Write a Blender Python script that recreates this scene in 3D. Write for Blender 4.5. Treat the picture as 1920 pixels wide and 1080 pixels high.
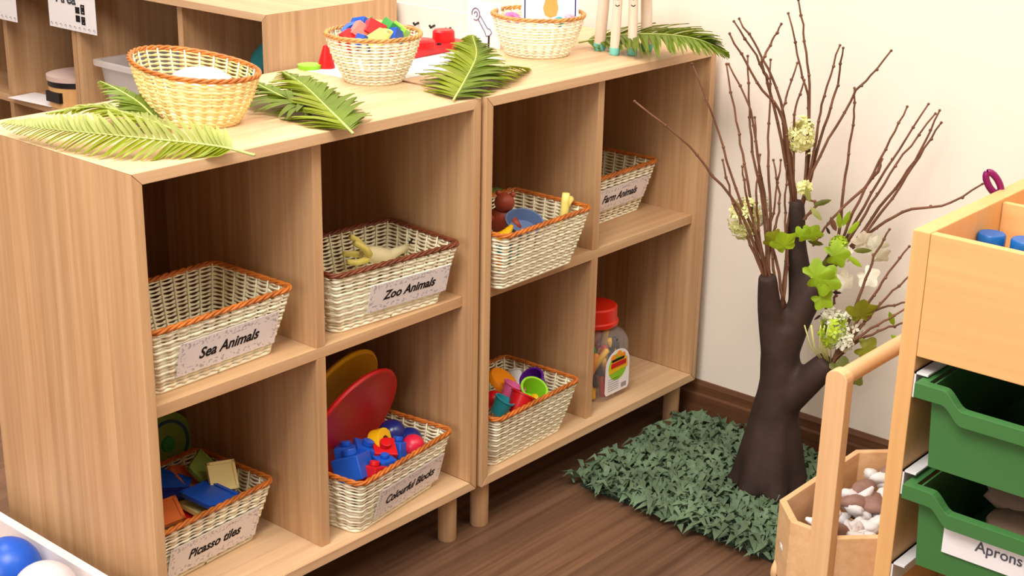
import bpy, bmesh, math, random
from mathutils import Vector, Matrix, Euler
random.seed(7)
PI = math.pi
scene = bpy.context.scene
COL = scene.collection
for o in list(bpy.data.objects): bpy.data.objects.remove(o)

# ------------------------------------------------------------------ camera, world, lights, exposure
Z0 = 0.10                      # underside of the cube shelves (they stand on 10 cm legs)
CAM_LOC = Vector((-1.1100, -1.6105, 1.2445 + Z0)); CAM_ROT = Euler((1.2323, -0.0202, -0.8605)); FPX = 2752.24
cam_d = bpy.data.cameras.new('camera'); cam = bpy.data.objects.new('camera', cam_d); COL.objects.link(cam)
cam.location = CAM_LOC; cam.rotation_euler = CAM_ROT
cam_d.sensor_width = 36; cam_d.lens = FPX / 1920 * 36; cam_d.clip_start = 0.02
scene.camera = cam
W = bpy.data.worlds.new('world'); scene.world = W; W.use_nodes = True
W.node_tree.nodes['Background'].inputs[0].default_value = (1.0, 0.93, 0.85, 1)
W.node_tree.nodes['Background'].inputs[1].default_value = 0.05
def area(name, loc, rot, sx, sy, power, col=(1, .95, .88)):
    l = bpy.data.lights.new(name, 'AREA'); l.shape = 'RECTANGLE'; l.size = sx; l.size_y = sy; l.energy = power; l.color = col
    o = bpy.data.objects.new(name, l); COL.objects.link(o); o.location = loc; o.rotation_euler = rot
    return o
area('ceiling_lamp_front', (-0.7, -0.75, 2.66), (0, 0, 0), 1.1, 1.1, 44)
area('ceiling_lamp_back', (0.4, 1.1, 2.66), (0, 0, 0), 1.1, 1.0, 24)
area('fill_light_left', (-1.7, 0.5, 2.66), (0, 0, 0), 1.0, 1.0, 16)  # added fill, brightens the outer left side panel
area('fill_light_right', (0.75, -1.7, 2.66), (0, 0, 0), 1.0, 1.0, 15)  # added fill for the right wall, storage unit and basket fronts
area('window_daylight', (-2.45, -0.95, 1.35), (PI/2, 0, -PI/2 - 0.1), 1.4, 1.3, 20, (1, .97, .94))
scene.view_settings.view_transform = 'Standard'; scene.view_settings.look = 'None'
scene.view_settings.exposure = 0.86; scene.view_settings.gamma = 1.0

# ------------------------------------------------------------------ helpers
_R = CAM_ROT.to_matrix()
def ray(u, v): return _R @ Vector(((u - 960) / FPX, -(v - 540) / FPX, -1))
def at(u, v, ax, val):
    d = ray(u, v); i = 'xyz'.index(ax); return CAM_LOC + d * ((val - CAM_LOC[i]) / d[i])
def lin(c):
    f = lambda x: x / 12.92 if x <= 0.04045 else ((x + 0.055) / 1.055) ** 2.4
    return tuple(f(x / 255) for x in c) + (1.0,)
def tag(o, label=None, cat=None, group=None, kind=None):
    if label: o['label'] = label
    if cat: o['category'] = cat
    if group: o['group'] = group
    if kind: o['kind'] = kind
    return o
def thing(name, label, cat, loc=(0, 0, 0), rot=(0, 0, 0), group=None):
    o = bpy.data.objects.new(name, None); COL.objects.link(o); o.empty_display_size = .05
    o.location = loc; o.rotation_euler = rot
    return tag(o, label, cat, group)
def copy_tree(o, parent=None):
    c = o.copy(); COL.objects.link(c)
    if parent is not None: c.parent = parent
    for ch in list(o.children): copy_tree(ch, c)
    return c

class MB:
    def __init__(s): s.v = []; s.f = []; s.mi = []; s.m = 0
    def add(s, vs, fs):
        b = len(s.v); s.v += [tuple(p) for p in vs]; s.f += [tuple(i + b for i in f) for f in fs]; s.mi += [s.m] * len(fs); return s
    def box(s, x0, x1, y0, y1, z0, z1, M=None):
        vs = [Vector((x, y, z)) for z in (z0, z1) for y in (y0, y1) for x in (x0, x1)]
        if M is not None: vs = [M @ p for p in vs]
        return s.add(vs, [(0, 2, 3, 1), (4, 5, 7, 6), (0, 1, 5, 4), (2, 6, 7, 3), (0, 4, 6, 2), (1, 3, 7, 5)])
    def prism(s, poly, d0, d1, M=None):        # poly in local xy, extruded along z
        n = len(poly); vs = [Vector((p[0], p[1], d0)) for p in poly] + [Vector((p[0], p[1], d1)) for p in poly]
        if M is not None: vs = [M @ p for p in vs]
        return s.add(vs, [tuple(reversed(range(n))), tuple(range(n, 2 * n))] + [(i, (i + 1) % n, n + (i + 1) % n, n + i) for i in range(n)])
    def lathe(s, prof, n=24, M=None, cap=True):
        vs = []; fs = []
        for r, z in prof:
            for k in range(n):
                a = 2 * PI * k / n; vs.append(Vector((r * math.cos(a), r * math.sin(a), z)))
        for j in range(len(prof) - 1):
            for k in range(n):
                k2 = (k + 1) % n; fs.append((j * n + k, j * n + k2, (j + 1) * n + k2, (j + 1) * n + k))
        if cap:
            if prof[0][0] > 1e-6: fs.append(tuple(reversed(range(n))))
            if prof[-1][0] > 1e-6: fs.append(tuple((len(prof) - 1) * n + k for k in range(n)))
        if M is not None: vs = [M @ p for p in vs]
        return s.add(vs, fs)
    def tube(s, pts, rad, n=6, cap=True):
        pts = [Vector(p) for p in pts]; m = len(pts)
        if not isinstance(rad, (list, tuple)): rad = [rad] * m
        t0 = (pts[1] - pts[0]).normalized(); up = Vector((0, 0, 1)) if abs(t0.z) < .9 else Vector((1, 0, 0))
        a = t0.cross(up).normalized(); vs = []; fs = []
        for i in range(m):
            t = (pts[min(i + 1, m - 1)] - pts[max(i - 1, 0)]).normalized()
            a = (a - t * a.dot(t)); a = a.normalized() if a.length > 1e-6 else t.orthogonal().normalized(); b = t.cross(a)
            for k in range(n):
                g = 2 * PI * k / n; vs.append(pts[i] + (a * math.cos(g) + b * math.sin(g)) * rad[i])
        for i in range(m - 1):
            for k in range(n):
                k2 = (k + 1) % n; fs.append((i * n + k, i * n + k2, (i + 1) * n + k2, (i + 1) * n + k))
        if cap: fs += [tuple(reversed(range(n))), tuple((m - 1) * n + k for k in range(n))]
        return s.add(vs, fs)
    def ball(s, c, r, n=14, m=9, sc=(1, 1, 1), M=None, jit=0):
        prof = []; vs = []; fs = []
        for j in range(m + 1):
            a = PI * j / m
            for k in range(n):
                g = 2 * PI * k / n; q = 1 + random.uniform(-jit, jit)
                p = Vector((r * math.sin(a) * math.cos(g) * sc[0] * q, r * math.sin(a) * math.sin(g) * sc[1] * q, r * math.cos(a) * sc[2] * q))
                if M is not None: p = M @ p
                vs.append(p + Vector(c))
        for j in range(m):
            for k in range(n):
                k2 = (k + 1) % n; fs.append((j * n + k, (j + 1) * n + k, (j + 1) * n + k2, j * n + k2))
        return s.add(vs, fs)
    def build(s, name, mat, parent=None, smooth=False, bevel=0, weld=False):
        me = bpy.data.meshes.new(name); me.from_pydata(s.v, [], s.f)
        mats = mat if isinstance(mat, (list, tuple)) else [mat]
        for m in mats: me.materials.append(m)
        if len(mats) > 1: me.polygons.foreach_set('material_index', s.mi)
        bm = bmesh.new(); bm.from_mesh(me)
        if weld: bmesh.ops.remove_doubles(bm, verts=bm.verts, dist=1e-5)
        bmesh.ops.recalc_face_normals(bm, faces=bm.faces)
        if bevel: bmesh.ops.bevel(bm, geom=bm.edges[:], offset=bevel, segments=2, affect='EDGES', profile=.6)
        bm.to_mesh(me); bm.free()
        if smooth:
            me.polygons.foreach_set('use_smooth', [True] * len(me.polygons))
            if bevel or smooth == 'auto':
                pass
        me.update()
        o = bpy.data.objects.new(name, me); COL.objects.link(o)
        if parent is not None: o.parent = parent
        if smooth == 'auto':
            me.set_sharp_from_angle(angle=math.radians(40))
        return o
def T(loc, rot=(0, 0, 0), sc=(1, 1, 1)):
    return Matrix.Translation(loc) @ Euler(rot).to_matrix().to_4x4() @ Matrix.Diagonal((*sc, 1))

# ------------------------------------------------------------------ materials
MATS = {}
def mat(name, col, rough=.6, spec=.4, metal=0, trans=0, bump=0, bscale=60, var=0, vscale=8, sub=0, alpha=1, coat=0):
    if name in MATS: return MATS[name]
    m = bpy.data.materials.new(name); m.use_nodes = True; nt = m.node_tree; b = nt.nodes['Principled BSDF']
    c = lin(col); b.inputs['Base Color'].default_value = c; b.inputs['Roughness'].default_value = rough
    b.inputs['Specular IOR Level'].default_value = spec; b.inputs['Metallic'].default_value = metal
    b.inputs['Transmission Weight'].default_value = trans; b.inputs['Alpha'].default_value = alpha
    b.inputs['Coat Weight'].default_value = coat
    if sub: b.inputs['Subsurface Weight'].default_value = sub; b.inputs['Subsurface Radius'].default_value = (.01, .008, .004)
    if var or bump:
        tc = nt.nodes.new('ShaderNodeTexCoord')
        if var:
            n = nt.nodes.new('ShaderNodeTexNoise'); n.inputs['Scale'].default_value = vscale; n.inputs['Detail'].default_value = 4
            nt.links.new(tc.outputs['Object'], n.inputs['Vector'])
            r = nt.nodes.new('ShaderNodeValToRGB'); r.color_ramp.elements[0].position = .3; r.color_ramp.elements[1].position = .7
            r.color_ramp.elements[0].color = tuple(max(0, x * (1 - var)) for x in c[:3]) + (1,)
            r.color_ramp.elements[1].color = tuple(min(1, x * (1 + var)) for x in c[:3]) + (1,)
            nt.links.new(n.outputs['Fac'], r.inputs[0]); nt.links.new(r.outputs[0], b.inputs['Base Color'])
        if bump:
            n2 = nt.nodes.new('ShaderNodeTexNoise'); n2.inputs['Scale'].default_value = bscale; n2.inputs['Detail'].default_value = 3
            nt.links.new(tc.outputs['Object'], n2.inputs['Vector'])
            bp = nt.nodes.new('ShaderNodeBump'); bp.inputs['Strength'].default_value = bump; bp.inputs['Distance'].default_value = .002
            nt.links.new(n2.outputs['Fac'], bp.inputs['Height']); nt.links.new(bp.outputs[0], b.inputs['Normal'])
    MATS[name] = m; return m
def wood(name, grain, band, bandw, cA, cB, rough=.45, bvar=.16, spec=.35, gscale=1.0):
    """laminated wood: fine streaks along the grain axis, boards of slightly different tone across the band axis"""
    m = bpy.data.materials.new(name); m.use_nodes = True; nt = m.node_tree; b = nt.nodes['Principled BSDF']; L = nt.links.new; N = nt.nodes.new
    tc = N('ShaderNodeTexCoord'); sep = N('ShaderNodeSeparateXYZ'); L(tc.outputs['Object'], sep.inputs[0])
    def math_(op, a, bb=None):
        n = N('ShaderNodeMath'); n.operation = op
        for i, q in enumerate((a, bb)):
            if q is None: continue
            if isinstance(q, (int, float)): n.inputs[i].default_value = q
            else: L(q, n.inputs[i])
        return n.outputs[0]
    bsum = None
    for ax in band: bsum = sep.outputs['XYZ'.index(ax.upper())] if bsum is None else math_('ADD', bsum, sep.outputs['XYZ'.index(ax.upper())])
    idx = math_('FLOOR', math_('DIVIDE', math_('ADD', bsum, 10.013), bandw))
    wn = N('ShaderNodeTexWhiteNoise'); wn.noise_dimensions = '1D'; L(idx, wn.inputs['W'])
    mp = N('ShaderNodeMapping'); s = [55 * gscale] * 3; s['xyz'.index(grain)] = 1.6 * gscale; mp.inputs['Scale'].default_value = s
    L(tc.outputs['Object'], mp.inputs['Vector'])
    comb = N('ShaderNodeVectorMath'); comb.operation = 'ADD'; L(mp.outputs[0], comb.inputs[0])
    sc = N('ShaderNodeVectorMath'); sc.operation = 'SCALE'; sc.inputs['Scale'].default_value = 37; L(wn.outputs['Color'], sc.inputs[0]); L(sc.outputs[0], comb.inputs[1])
    ns = N('ShaderNodeTexNoise'); ns.inputs['Scale'].default_value = 1.0; ns.inputs['Detail'].default_value = 5; ns.inputs['Roughness'].default_value = .65; L(comb.outputs[0], ns.inputs['Vector'])
    rp = N('ShaderNodeValToRGB'); rp.color_ramp.elements[0].position = .3; rp.color_ramp.elements[1].position = .72
    rp.color_ramp.elements[0].color = lin(cA); rp.color_ramp.elements[1].color = lin(cB); L(ns.outputs['Fac'], rp.inputs[0])
    hsv = N('ShaderNodeHueSaturation'); L(rp.outputs[0], hsv.inputs['Color'])
    L(math_('ADD', math_('MULTIPLY', wn.outputs['Value'], bvar), 1 - bvar * .5), hsv.inputs['Value'])
    L(hsv.outputs[0], b.inputs['Base Color']); b.inputs['Roughness'].default_value = rough; b.inputs['Specular IOR Level'].default_value = spec
    bp = N('ShaderNodeBump'); bp.inputs['Strength'].default_value = .08; bp.inputs['Distance'].default_value = .001; L(ns.outputs['Fac'], bp.inputs['Height']); L(bp.outputs[0], b.inputs['Normal'])
    MATS[name] = m; return m
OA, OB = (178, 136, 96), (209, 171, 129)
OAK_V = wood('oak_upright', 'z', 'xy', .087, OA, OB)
OAK_H = wood('oak_lying_lit', 'x', 'y', .11, (202, 163, 123), (228, 195, 156))  # same oak, paler: brightness of the lit tops put into the colour
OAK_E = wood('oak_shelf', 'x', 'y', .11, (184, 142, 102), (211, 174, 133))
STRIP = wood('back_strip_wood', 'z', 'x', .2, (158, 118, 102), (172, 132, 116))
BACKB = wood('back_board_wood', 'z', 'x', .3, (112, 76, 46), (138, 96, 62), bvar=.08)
BEECH_V = wood('beech_upright', 'z', 'xy', .3, (222, 170, 110), (232, 184, 124), bvar=.05)
BEECH_H = wood('beech_lying', 'y', 'xz', .3, (222, 170, 110), (232, 184, 124), bvar=.05)
PINE_V = wood('pine_upright', 'z', 'xy', .3, (218, 172, 124), (236, 196, 150), bvar=.05)
PINE_X = wood('pine_lying', 'x', 'yz', .3, (218, 172, 124), (236, 196, 150), bvar=.05)
FLOORM = wood('floor_planks', 'x', 'y', .14, (84, 58, 42), (124, 92, 70), bvar=.35, rough=.35)
SKIRT = wood('skirting_wood', 'y', 'z', .5, (84, 52, 34), (118, 78, 52), bvar=.05)
WALL = mat('wall_paint', (236, 226, 214), .85, .2, bump=.05, bscale=200)
CANE = mat('cane', (252, 242, 216), .5, .35, var=.12, vscale=25)
CANE_S = mat('cane_stake', (246, 234, 204), .55, .3, var=.12, vscale=25)
RIM_O = mat('cane_rim_orange', (186, 104, 38), .4, .45, var=.35, vscale=30)
RIM_B = mat('cane_rim_brown', (112, 56, 32), .4, .45, var=.3, vscale=30)
RIM_L = mat('cane_rim_light', (206, 146, 82), .45, .4, var=.3, vscale=30)
INK = mat('ink', (30, 26, 28), .7, .2)
RED = mat('red_plastic', (200, 22, 28), .35); BLUE = mat('blue_plastic', (24, 84, 190), .35); NAVY = mat('navy_plastic', (22, 36, 110), .25, .5)
YEL = mat('yellow_plastic', (240, 186, 20), .35); GRN = mat('green_plastic', (60, 150, 70), .4); LIME = mat('lime_plastic', (140, 205, 40), .35)
PUR = mat('purple_plastic', (92, 30, 140), .35); ORG = mat('orange_plastic', (250, 150, 25), .35); PINK = mat('pink_plastic', (238, 110, 170), .4)
TEAL = mat('teal_plastic', (40, 150, 165), .4); WHT = mat('white_plastic', (238, 236, 236), .4); CREAM = mat('cream_plastic', (244, 226, 150), .45)
PALEY = mat('pale_yellow', (238, 224, 120), .45); BROWN = mat('brown_red', (150, 62, 40), .5, var=.25, vscale=20); GREYB = mat('grey_blue', (90, 112, 150), .45)
GINGER = mat('orange_block', (232, 120, 60), .45); BLK = mat('black_plastic', (24, 20, 22), .5); MAGENTA = mat('magenta_plastic', (130, 20, 90), .35)
BINGREEN = mat('bin_green', (66, 118, 64), .4, .4, bump=.02, bscale=300); RUNNER = mat('runner_white', (225, 225, 228), .4)
SAGE = mat('sage_green', (130, 160, 70), .45); BLUEGREY = mat('ring_blue', (60, 84, 120), .4)
def label_paper():
    m = bpy.data.materials.new('label_paper'); m.use_nodes = True; nt = m.node_tree; b = nt.nodes['Principled BSDF']; L = nt.links.new; N = nt.nodes.new
    tc = N('ShaderNodeTexCoord'); sep = N('ShaderNodeSeparateXYZ'); L(tc.outputs['Generated'], sep.inputs[0])
    def mth(op, a, c):
        n = N('ShaderNodeMath'); n.operation = op
        for i, q in enumerate((a, c)):
            if isinstance(q, (int, float)): n.inputs[i].default_value = q
            else: L(q, n.inputs[i])
        return n.outputs[0]
    ey = mth('ABSOLUTE', mth('SUBTRACT', sep.outputs['Z'], .5), 0); ex = mth('ABSOLUTE', mth('SUBTRACT', sep.outputs['X'], .5), 0)
    edge = mth('MAXIMUM', mth('MULTIPLY', mth('GREATER_THAN', ey, .28), mth('LESS_THAN', ey, .45)), mth('MULTIPLY', mth('GREATER_THAN', ex, .44), mth('LESS_THAN', ex, .49)))
    n1 = N('ShaderNodeTexNoise'); n1.inputs['Scale'].default_value = 160; n1.inputs['Detail'].default_value = 2; L(tc.outputs['Object'], n1.inputs['Vector'])
    msk = mth('MULTIPLY', edge, mth('GREATER_THAN', n1.outputs['Fac'], .56))
    mx = N('ShaderNodeMix'); mx.data_type = 'RGBA'; mx.inputs[6].default_value = lin((236, 230, 232)); mx.inputs[7].default_value = lin((186, 182, 190))
    L(msk, mx.inputs[0]); L(mx.outputs[2], b.inputs['Base Color']); b.inputs['Roughness'].default_value = .45
    return m
PAPER = label_paper()
PLAIN = mat('plain_paper', (238, 236, 240), .6)
def leafmat(name, a, bcol, trans=.25):
    m = mat(name, a, .45, .35, var=.3, vscale=14); nt = m.node_tree; b = nt.nodes['Principled BSDF']; out = nt.nodes['Material Output']
    tl = nt.nodes.new('ShaderNodeBsdfTranslucent'); tl.inputs[0].default_value = lin(bcol); mx = nt.nodes.new('ShaderNodeMixShader'); mx.inputs[0].default_value = trans
    nt.links.new(b.outputs[0], mx.inputs[1]); nt.links.new(tl.outputs[0], mx.inputs[2]); nt.links.new(mx.outputs[0], out.inputs[0])
    return m
FERN = leafmat('fern_green', (130, 144, 28), (170, 180, 30)); FERN_D = leafmat('fern_deep', (106, 128, 38), (150, 164, 40)); FERN_P = leafmat('fern_pale', (158, 168, 96), (178, 184, 70))
RACH = mat('fern_midrib', (178, 190, 110), .5)
IVY = leafmat('ivy_green', (138, 172, 34), (170, 190, 40)); IVY_D = leafmat('ivy_dark', (92, 98, 34), (110, 115, 30)); OLIVE = leafmat('leaf_olive', (134, 138, 34), (150, 150, 30))
BARK = mat('dark_bark', (56, 42, 37), .7, .25, bump=.4, bscale=50, var=.3, vscale=14)
TWIG = mat('twig_bark', (112, 76, 56), .7, .25, var=.3, vscale=30)
FLOWER = leafmat('flower_white', (240, 238, 214), (240, 235, 200), .2); FLOWER_Y = leafmat('flower_cream', (228, 228, 160), (225, 225, 140), .2); SPIKE = leafmat('flower_lime', (176, 204, 50), (190, 210, 50))
clearp = mat('clear_plastic', (245, 245, 245), .08, .5, trans=0, alpha=.13)
frost = mat('frosted_plastic', (232, 226, 226), .35, .4, alpha=.5)

# ------------------------------------------------------------------ the room
def struct(name, mb, m, **k):
    o = mb.build(name, m, **k); o['kind'] = 'structure'; return o
WX = 1.4436
struct('floor', MB().box(-2.6, WX + .15, -3.0, 3.2, -.05, 0), FLOORM)
struct('ceiling', MB().box(-2.6, WX + .15, -3.0, 3.2, 2.7, 2.75), mat('ceiling_paint', (240, 236, 228), .9, .2))
struct('wall_right', MB().box(WX, WX + .15, -3.0, 3.2, 0, 2.7), WALL)
struct('wall_back', MB().box(-2.6, WX, 3.05, 3.2, 0, 2.7), WALL)
struct('wall_left', MB().box(-2.75, -2.6, -3.0, 3.2, 0, 2.7), mat('wall_low_bounce', (150, 132, 114), .85, .2))  # unseen wall, tone darkened to reduce bounced fill light
struct('wall_front', MB().box(-2.75, WX + .15, -3.15, -3.0, 0, 2.7), MATS['wall_low_bounce'])  # also unseen, same darkened tone against bounce
bb = MB(); bb.prism([(0, 0), (-.012, 0), (-.012, .055), (-.009, .060), (-.009, .078), (-.004, .087), (0, .087)], -3.0, 3.05, Matrix(((1, 0, 0, WX), (0, 0, 1, 0), (0, 1, 0, 0), (0, 0, 0, 1))))
struct('baseboard_right', bb, SKIRT)

# ------------------------------------------------------------------ cube shelves
H, D, TT, RS, ZS, HH = .7281, .4042, .0175, .0229, .3645, .0095
def cube_shelf(name, label, loc, rotz, w, div, leg_spots, group=None):
    r = thing(name, label, 'shelf', loc, (0, 0, rotz), group)
    t = TT
    XZ = Matrix(((1, 0, 0, 0), (0, 0, 1, 0), (0, 1, 0, 0), (0, 0, 0, 1)))     # polygon in x,z extruded along y
    g = .0004
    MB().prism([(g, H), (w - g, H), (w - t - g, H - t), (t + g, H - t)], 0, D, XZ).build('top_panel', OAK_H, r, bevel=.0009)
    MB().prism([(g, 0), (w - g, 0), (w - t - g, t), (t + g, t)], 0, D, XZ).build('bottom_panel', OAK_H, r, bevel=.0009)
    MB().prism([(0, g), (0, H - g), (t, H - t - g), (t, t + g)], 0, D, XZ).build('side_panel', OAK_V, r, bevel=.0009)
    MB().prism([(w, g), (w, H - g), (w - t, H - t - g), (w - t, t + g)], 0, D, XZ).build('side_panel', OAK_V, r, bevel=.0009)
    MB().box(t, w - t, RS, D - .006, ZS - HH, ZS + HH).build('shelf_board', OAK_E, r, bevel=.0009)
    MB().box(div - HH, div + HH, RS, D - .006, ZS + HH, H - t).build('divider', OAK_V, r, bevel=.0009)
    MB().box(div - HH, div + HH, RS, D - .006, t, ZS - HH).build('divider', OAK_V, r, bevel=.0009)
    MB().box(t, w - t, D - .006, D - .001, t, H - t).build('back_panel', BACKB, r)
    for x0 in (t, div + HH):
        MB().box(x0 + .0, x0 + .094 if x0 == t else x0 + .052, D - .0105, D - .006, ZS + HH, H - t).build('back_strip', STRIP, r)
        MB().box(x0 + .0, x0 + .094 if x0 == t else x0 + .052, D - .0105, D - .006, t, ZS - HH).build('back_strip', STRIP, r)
    for x, y in leg_spots:
        MB().lathe([(.0165, -Z0), (.0175, -Z0 + .002), (.0175, 0)], 24, T((x, y, 0))).build('leg', OAK_V, r, smooth='auto')
    return r
X2 = .7 + .009
legs = [(.04, .035), (.66, .035), (.04, .36), (.66, .36)]
cab1 = cube_shelf('cube_shelf', 'nearer light oak cube shelf on short round legs, holding the sea and zoo animal baskets', (0, 0, Z0), 0, .7, .35, legs)
cab2 = cube_shelf('cube_shelf', 'light oak cube shelf against the white wall, holding the farm animal basket and candy jar', (X2, -.0043, Z0), 0, .7, .35, [(.035, .035), (.665, .035), (.035, .36), (.665, .36)])
farA = cube_shelf('cube_shelf', 'oak cube shelf behind, at right angles, with the plastic bin and open dark cell', (1.005, 1.652, Z0), -PI/2, .745, .402, [(.04, .035), (.7, .035), (.04, .36), (.7, .36)])
farB = cube_shelf('cube_shelf', 'oak cube shelf furthest back at top left, holding the small drum', (1.005, 2.37, Z0), -PI/2, .715, .345, [(.04, .035), (.67, .035), (.04, .36), (.67, .36)])

# ------------------------------------------------------------------ wicker baskets
def rrect(w, d, r, n):
    """n points round a rounded rectangle, evenly spaced, with outward normals, starting mid front"""
    segs = []; hw, hd = w / 2 - r, d / 2 - r
    per = 4 * (hw + hd) + 2 * PI * r; out = []
    for k in range(n):
        s = per * k / n; s = (s + 0) % per
        parts = [(hw, 'l', (0, -d / 2), (1, 0), (0, -1)), (PI * r / 2, 'a', (hw, -hd), -PI / 2, 0), (2 * hd, 'l', (w / 2, -hd), (0, 1), (1, 0)), (PI * r / 2, 'a', (hw, hd), 0, 0),
                 (2 * hw, 'l', (hw, d / 2), (-1, 0), (0, 1)), (PI * r / 2, 'a', (-hw, hd), PI / 2, 0), (2 * hd, 'l', (-w / 2, hd), (0, -1), (-1, 0)), (PI * r / 2, 'a', (-hw, -hd), PI, 0), (hw, 'l', (-hw, -d / 2), (1, 0), (0, -1))]
        for L_, kd, p, q, nn in parts:
            if s <= L_ + 1e-9:
                if kd == 'l': out.append(((p[0] + q[0] * s, p[1] + q[1] * s), nn))
                else:
                    a = q + s / r; out.append(((p[0] + r * math.cos(a), p[1] + r * math.sin(a)), (math.cos(a), math.sin(a))))
                break
            s -= L_
    return out
def ellip(w, d, n):
    out = []
    for k in range(n):
        a = -PI / 2 + 2 * PI * k / n; nx, ny = math.cos(a) / w, math.sin(a) / d; l = math.hypot(nx, ny)
        out.append(((w / 2 * math.cos(a), d / 2 * math.sin(a)), (nx / l, ny / l)))
    return out
def weave(root, base, rim, h, K, shape, pitch=.0058, rimmat=RIM_O, rimr=.0042, bow=0.0, rimz=None, cane=CANE):
    """real over-under weaving: base, rim = (width, depth)"""
    S = 6; n = K * S; rz = rimz or (lambda x, y: 0)
    def ring(f):
        w = base[0] + (rim[0] - base[0]) * f; d = base[1] + (rim[1] - base[1]) * f
        return shape(w, d, n)
    mb = MB(); rows = int(h / pitch)
    for j in range(rows):
        f0 = (j + .5) / rows; f = f0 + bow * math.sin(PI * f0); pts = ring(f); z = h * f0; vs = []; fs = []
        for k, (p, nn) in enumerate(pts):
            c_ = math.cos(2 * PI * k / S); off = .0011 * c_ + (.0005 if j % 2 else -.0005)
            zz = z + rz(p[0], p[1]) * f0
            hs = pitch * (.37 + .165 * c_)
            for (a, b_) in ((.0013, 0), (.0006, 1), (-.0008, .9), (-.0013, 0), (-.0008, -.9), (.0006, -1)):
                vs.append((p[0] + nn[0] * (off + a), p[1] + nn[1] * (off + a), zz + b_ * hs))
        for k in range(n):
            k2 = (k + 1) % n
            for q in range(6): q2 = (q + 1) % 6; fs.append((k * 6 + q, k * 6 + q2, k2 * 6 + q2, k2 * 6 + q))
        mb.add(vs, fs)
    mb.build('woven_side', cane, root, smooth=True)
    st = MB()
    for k in range(K):
        pts = []
        for i in range(7):
            f = i / 6; p, nn = ring(f + bow * math.sin(PI * f))[k * S]; pts.append((p[0] - nn[0] * .0022, p[1] - nn[1] * .0022, .001 + f * h + rz(p[0], p[1]) * f))
        st.tube(pts, .0016, 5)
    st.build('stakes', CANE_S, root, smooth=True)
    bp = ring(0); b = MB(); b.prism([p for p, _ in bp][::2], .0005, .005); b.build('base', CANE_S, root)
    bt = MB(); loop = [(p[0] * 1.01, p[1] * 1.01, .0035) for p, _ in bp]; bt.tube(loop + loop[:2], .0034, 6, False); bt.build('foot_border', cane, root, smooth=True)
    rm = MB()
    rp = ring(1.0)
    for ph in (0, 2 * PI / 3, 4 * PI / 3):
        pl = []
        turns = max(10, int(K * .55))
        for k in range(n + 1):
            p, nn = rp[k % n]; a = 2 * PI * turns * k / n + ph; z = h + rz(p[0], p[1]) + .001
            pl.append((p[0] + nn[0] * math.cos(a) * rimr * .62, p[1] + nn[1] * math.cos(a) * rimr * .62, z + math.sin(a) * rimr * .62))
        rm.tube(pl, rimr * .62, 5, False)
    return rm.build('rim', rimmat, root, smooth=True)
def text_mesh(txt, size, m, parent, name='lettering', shear=.25, bold=.0, M=None):
    cu = bpy.data.curves.new('t', 'FONT'); cu.body = txt; cu.size = size; cu.shear = shear; cu.offset = bold; cu.align_x = 'CENTER'; cu.align_y = 'CENTER'; cu.extrude = .00015; cu.resolution_u = 3
    o = bpy.data.objects.new('t', cu); COL.objects.link(o); dg = bpy.context.evaluated_depsgraph_get(); dg.update()
    me = bpy.data.meshes.new_from_object(o.evaluated_get(dg)); bpy.data.objects.remove(o); bpy.data.curves.remove(cu)
    me.materials.clear(); me.materials.append(m)
    if M is not None: me.transform(M)
    t = bpy.data.objects.new(name, me); COL.objects.link(t); t.parent = parent; return t
BW, BD, BB_W, BB_D, BH = .272, .188, .226, .132, .108
proto = thing('wicker_basket', 'x', 'basket')
weave(proto, (BB_W, BB_D), (BW, BD), BH, 34, lambda w, d, n: rrect(w, d, .015, n), bow=.05, pitch=.0061)
first = [True]
def rect_basket(label, x, y, z, rot, sc=1.0, rimmat=None, text=None, lw=.19, lh=.05, lx=0.0, group='rectangular wicker baskets in the cube shelves', tsize=.0215, lz=.052):
    b = proto if first[0] else copy_tree(proto); first[0] = False
    b.location = (x, y, z); b.rotation_euler = (0, 0, rot); b.scale = (sc, 1, 1); b['label'] = label
    if rimmat:
        for c in b.children:
            if c.name.startswith('rim'):
                c.material_slots[0].link = 'OBJECT'; c.material_slots[0].material = rimmat
    return b
def add_label(b, text, lw, lh, lx, tsize, lz):
    f = lz / BH; y = -(BB_D + (BD - BB_D) * (f + .05 * math.sin(PI * f))) / 2 - .0042
    slope = math.atan2((BD - BB_D) / 2, BH)
    lb = MB().box(-lw / 2, lw / 2, -.0004, .0004, -lh / 2, lh / 2).build('paper_label', PAPER, b); tag(lb, 'white paper tag reading ' + text)
    lb.location = (lx, y, lz); lb.rotation_euler = (slope, 0, 0)
    text_mesh(text, tsize, INK, lb, bold=.0006, M=T((0, -.0007, 0), (PI / 2, 0, 0), (.92, 1, 1)))
SZ, BZ = Z0 + ZS + HH, Z0 + TT
b_sea = rect_basket('cream wicker basket with orange rim tagged Sea Animals, on the upper shelf', .167, .124, SZ, .03)
b_zoo = rect_basket('cream wicker basket with dark brown rim tagged Zoo Animals, with a yellow animal inside', .524, .106, SZ, -.08, rimmat=RIM_B)
b_toy = rect_basket('untagged wicker basket of toys on the upper shelf, pale yellow prongs at its rim', .856, .066, SZ, .03, .93)
b_frm = rect_basket('cream wicker basket tagged Farm Animals, on the upper shelf nearest the wall', 1.226, .184, SZ, .035)
b_pic = rect_basket('wicker basket of flat tiles in the bottom left cell, tagged Picasso tiles', .168, .188, BZ, .07)
b_blk = rect_basket('wicker basket tagged Colourful Blocks, with the big red disc standing in it', .512, .094, BZ, .14, .97)
b_cup = rect_basket('untagged wicker basket of plastic cups on the bottom shelf beside the candy jar', .8645, .086, BZ, .045, .945)
add_label(b_sea, 'Sea Animals', .192, .058, .012, .026, .05)
add_label(b_zoo, 'Zoo Animals', .175, .052, .03, .0235, .05)
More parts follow.
